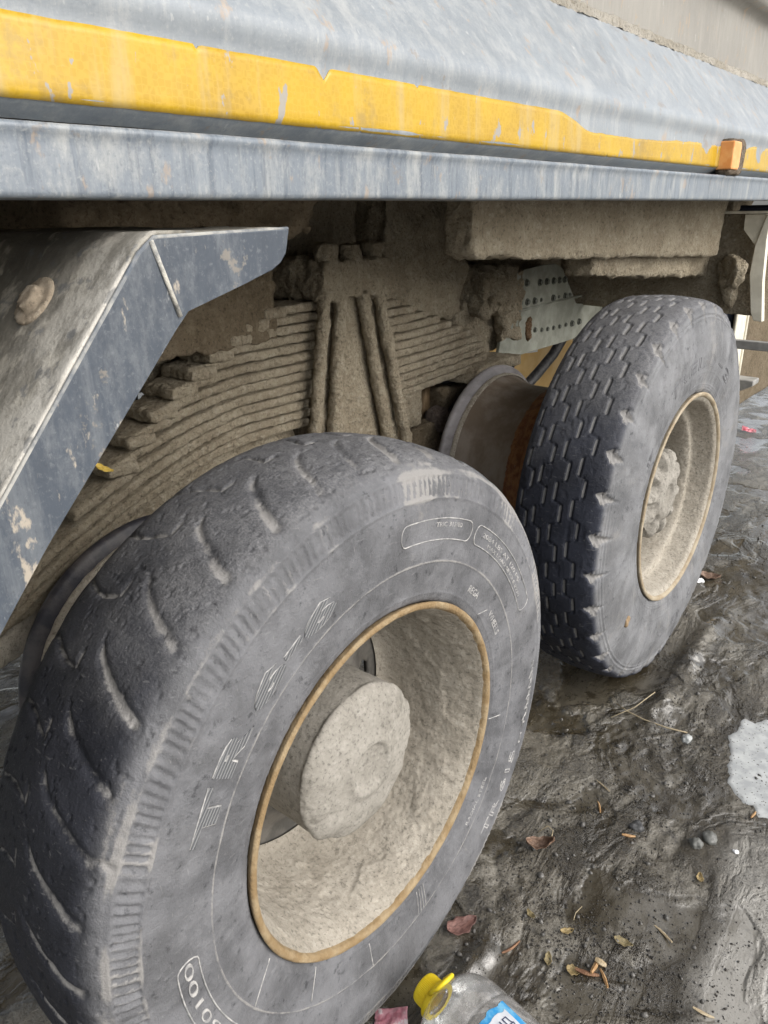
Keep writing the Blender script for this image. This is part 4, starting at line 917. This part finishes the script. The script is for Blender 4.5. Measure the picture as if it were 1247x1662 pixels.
M_LY = mat_leaf('dead_leaf_yellow', (.22, .16, .07), (.32, .24, .11)); M_LO = mat_leaf('dead_leaf_olive', (.15, .12, .06), (.25, .2, .1)); M_GOLD = mat_leaf('bright_yellow_leaf', (.62, .42, .05), (.75, .55, .15))
def leaf(x, y, L_, W_, mat, rot, label, curl=.25, seed=1, tilt=(.1, .1), dz=.002):
    o = link('dead_leaf', leaf_mesh('dead_leaf', L_, W_, curl, seed), mat); md = o.modifiers.new('t', 'SOLIDIFY'); md.thickness = .0006
    place(o, x, y, rot, tilt, dz); return set_props(o, label, 'leaf', 'dead leaves on the mud')
leaf(.046, .467, .062, .030, M_LB, .65, 'curled brown leaf on the mud just right of the near tyre', .5, 3, (.2, -.15), .004)
leaf(.010, .205, .070, .040, M_LR, 1.2, 'dark reddish leaf pressed against the foot of the near tyre', .15, 5)
leaf(-.035, 1.817, .075, .045, M_LB, .5, 'flat brown leaf at the right edge of the far tyre', .3, 8)
leaf(.110, .308, .026, .013, M_LO, 2.6, 'tiny olive leaf on dark mud, closest of the small leaves to the near tyre', .2, 11)
leaf(.185, .318, .028, .014, M_LY, .9, 'small tan leaf on wet mud above the wood chip cluster', .2, 13)
leaf(.183, .245, .030, .014, M_LO, 2.0, 'small olive leaf left of the wood chip cluster', .2, 14)
leaf(.285, .353, .036, .016, M_LO, .2, 'broad olive leaf between wood chip cluster and yellow stalk', .15, 16)
leaf(.353, .582, .026, .014, M_LY, 1.9, 'small ochre leaf near the right edge below the ice patch', .3, 18)
leaf(.232, .252, .026, .020, M_LY, .4, 'round tan leaf touching the wood chip cluster', .2, 20)
o = leaf(.0, 0, .034, .016, M_GOLD, .4, 'bright yellow leaf caught on the mud-caked leaf spring', .2, 22); o.location = (-.640, -.048, .872); o.rotation_euler = (.3, .5, .9); o['group'] = ''; del o['group']
def chip(x, y, L_, r, rot, mat, label, tilt=(0, .12)):
    bm = bmesh.new(); k = 5; q_ = L_ * 57 % 6; pts = [(L_ * (i / (k - 1) - .5), .05 * L_ * math.sin(i * .8 + q_), .02 * L_ * math.sin(i * 1.3 + q_)) for i in range(k)]
    tube_bm(pts, [r * .8 * (.35 + .6 * math.sin(math.pi * (i + .5) / k)) for i in range(k)], 5, bm=bm)
    o = bm_link('wood_chip', bm, mat, None); place(o, x, y, rot, tilt, r * .8); return set_props(o, label, 'wood chip', 'wood chips on the mud')
M_WOOD = mat_simple('split_wood', (.30, .165, .065), (.44, .28, .14), .6, 60, .5, stretch=(1, 6, 6)); M_WOODP = mat_simple('pale_wood', (.38, .29, .17), (.52, .43, .29), .6, 60, .4); M_BARK = mat_simple('brown_bark', (.13, .06, .03), (.24, .13, .07), .7, 60, .6)
chip(.101, .644, .042, .0035, 2.2, M_WOOD, 'thin tan wood sliver on dark mud between the tyres, lower of two')
chip(.079, .711, .050, .0025, 2.7, M_WOODP, 'pale split twig on dark mud between the tyres, upper of two')
chip(.191, .601, .030, .005, .7, M_WOOD, 'short wood chip beside a dark round stone')
chip(.261, .281, .040, .006, 1.75, M_WOOD, 'orange wood chip standing up from the chip cluster')
chip(.255, .262, .044, .006, .5, M_BARK, 'brown bark chip at the foot of the chip cluster')
chip(.285, .270, .040, .0045, 2.4, M_WOOD, 'slanting wood chip at the lower end of the chip cluster')
chip(.268, .292, .022, .008, .2, M_WOODP, 'pale stubby chip on top of the chip cluster')
chip(.339, .417, .046, .0035, 2.75, M_WOODP, 'pale forked stalk right of the chip cluster')
chip(.392, .822, .030, .004, 1.6, M_WOOD, 'small upright wood chip below the ice patch')
chip(.451, .310, .036, .004, .3, M_WOODP, 'tan wood chip on the pale mud near the lower right corner')
chip(.113, .225, .050, .004, 1.35, M_BARK, 'dark bark splinter in the mud right of the jug')
M_STRAW = mat_simple('dry_straw', (.30, .24, .15), (.42, .35, .23), .7, 40, .2)
def straw(pts, r, label):
    o = bm_link('straw', tube_bm([(x, y, gh(x, y) + r + h) for x, y, h in pts], r, 6), M_STRAW, None, smooth=True); return set_props(o, label, 'straw', 'dry stalks on the mud')
straw([(-.02, 1.02, .002), (.02, 1.0, .006), (.07, .985, .004), (.13, .99, .008), (.18, 1.0, .004)], .0018, 'long dry stalk lying on mud below the far tyre')
straw([(-.01, .96, .002), (.03, 1.02, .012), (.06, 1.08, .02)], .0014, 'short pale stalk crossing the long stalk below the far tyre')
straw([(.185, .385, .003), (.183, .36, .008), (.186, .345, .004)], .0009, 'tiny pale stalk on mud above the chip cluster')
straw([(.02, .50, .004), (.035, .52, .014), (.05, .515, .012), (.058, .49, .004)], .0012, 'thin curled stalk behind the curled brown leaf')
# stones, pellet, clod, paper, wrappers
def stone(x, y, r, mat, label, seed, name='stone', cat='stone'):
    bm = bmesh.new(); bmesh.ops.create_icosphere(bm, subdivisions=3, radius=r, matrix=Matrix.Diagonal((1.15, .95, .75, 1)))
    o = bm_link(name, bm, mat, None, smooth=True); lump(o, r * .75, .8 / r, 4, seed); place(o, x, y, seed, (0, 0), r * .1); return set_props(o, label, cat)
M_STD = mat_simple('wet_dark_stone', (.045, .045, .046), (.09, .09, .09), .5, 50, .5); M_STG = mat_simple('grey_stone', (.11, .11, .10), (.18, .18, .165), .35, 50, .3)
stone(.193, .642, .014, M_STD, 'round dark wet stone above a short wood chip', 4)
stone(.338, .702, .015, M_STG, 'grey pebble, right one of a close pair at right', 5); stone(.318, .668, .013, M_STG, 'grey pebble, left one of a close pair at right', 6)
stone(.392, .690, .006, M_WHITE, 'small white round pellet on the mud at right', 7, 'pellet', 'pellet')
stone(.185, .983, .013, mat_simple('pale_stone', (.30, .31, .30), (.42, .43, .42), .4, 50, .3), 'whitish lump on the ridge left of the ice patch', 8, 'ice_lump', 'ice lump')
def crumple(name, w, h, amp, mat, seed):
    n = 24; A, B = np.meshgrid(np.linspace(-.5, .5, n), np.linspace(-.5, .5, n), indexing='ij')
    V = np.stack([A.ravel() * w, B.ravel() * h, 0 * A.ravel()], 1); V[:, 2] = amp * fbm(V, 3.0 / w, 3, seed); V[:, 1] += .10 * h * fbm(V, 2 / w, 2, seed + 3); V[:, 2] -= V[:, 2].min()
    o = link(name, npmesh(name, V, gridF(n, n)), mat); md = o.modifiers.new('t', 'SOLIDIFY'); md.thickness = .0004; return o
t = NT('pink_foil'); n1 = t.noise(70, 3); w_ = t.noise(45, 4, .6)
M_PINK = t.fin(t.mix(t.rng(w_, .56, .64), t.mix(t.rng(n1, .4, .6), (.55, .20, .24), (.72, .36, .40)), (.80, .66, .66)), .3, t.bump(n1, .6, .004))
o = crumple('candy_wrapper', .062, .032, .012, M_PINK, 5); place(o, .012, -.022, .62, (.35, -.2), .006); set_props(o, 'crumpled pink wrapper between the near tyre and the yellow cap', 'wrapper')
o = crumple('candy_wrapper', .075, .035, .018, mat_simple('red_foil', (.5, .06, .1), (.62, .3, .32), .35, 60, .4), 15); place(o, -.432, 3.737, .3, (.3, .1), .006); set_props(o, 'tiny red wrapper on the dark ground beyond the far tyre', 'wrapper')
o = crumple('paper_scrap', .040, .022, .012, M_WHITE, 25); place(o, -.060, 1.775, .9, (.3, .2), .004); set_props(o, 'torn white paper scrap beside the far tyre', 'paper')

# grit and clods scattered over the mud: uncountable, one object
def clod_field(name, n, rmin, rmax, mat, seed, regions, label):
    r_ = np.random.default_rng(seed); bm = bmesh.new(); bmesh.ops.create_icosphere(bm, subdivisions=1, radius=1); bv = np.array([v.co[:] for v in bm.verts]); bf = np.array([[v.index for v in f_.verts] for f_ in bm.faces]); bm.free()
    pts = []
    while len(pts) < n:
        cx_, cy_, sx, sy = regions[r_.integers(len(regions))]; x, y = cx_ + sx * r_.normal(), cy_ + sy * r_.normal()
        if -.02 - .1 < x < .75 and -.1 < y < 2.6 and not (x < .03 and (abs(y) < .3 or abs(y - 1.263) < .3)): pts.append((x, y))
    P = np.array(pts); z = ground_h(P[:, 0], P[:, 1])[0]; s = rmin + (rmax - rmin) * r_.random(n) ** 3
    V = bv[None] * (s[:, None, None] * (.7 + .6 * r_.random((n, 1, 3)))) * (1 + .25 * r_.normal(size=(n, len(bv), 1))) + np.stack([P[:, 0], P[:, 1], z + s * .2], 1)[:, None]
    Fc = (bf[None] + (np.arange(n) * len(bv))[:, None, None]).reshape(-1, 3)
    o = link(name, npmesh(name, V.reshape(-1, 3), Fc), mat, kind='stuff'); o['label'] = label
REG = [(.25, .55, .25, .4), (.2, 1.0, .25, .3), (.12, .75, .1, .3), (.25, .95, .12, .08), (.38, .3, .15, .15), (.0, 1.9, .2, .4), (.06, .45, .05, .2), (.27, .30, .08, .06)]
clod_field('grit', 9000, .0006, .0026, mat_simple('dark_grit', (.022, .02, .017), (.055, .048, .04), .35, 60, .3), 3, REG, 'dark wet grit scattered over the mud')
clod_field('gravel', 380, .0015, .0065, mat_simple('grey_gravel', (.07, .066, .06), (.15, .142, .13), .35, 60, .3), 4, REG, 'small grey stones and clods in the mud')
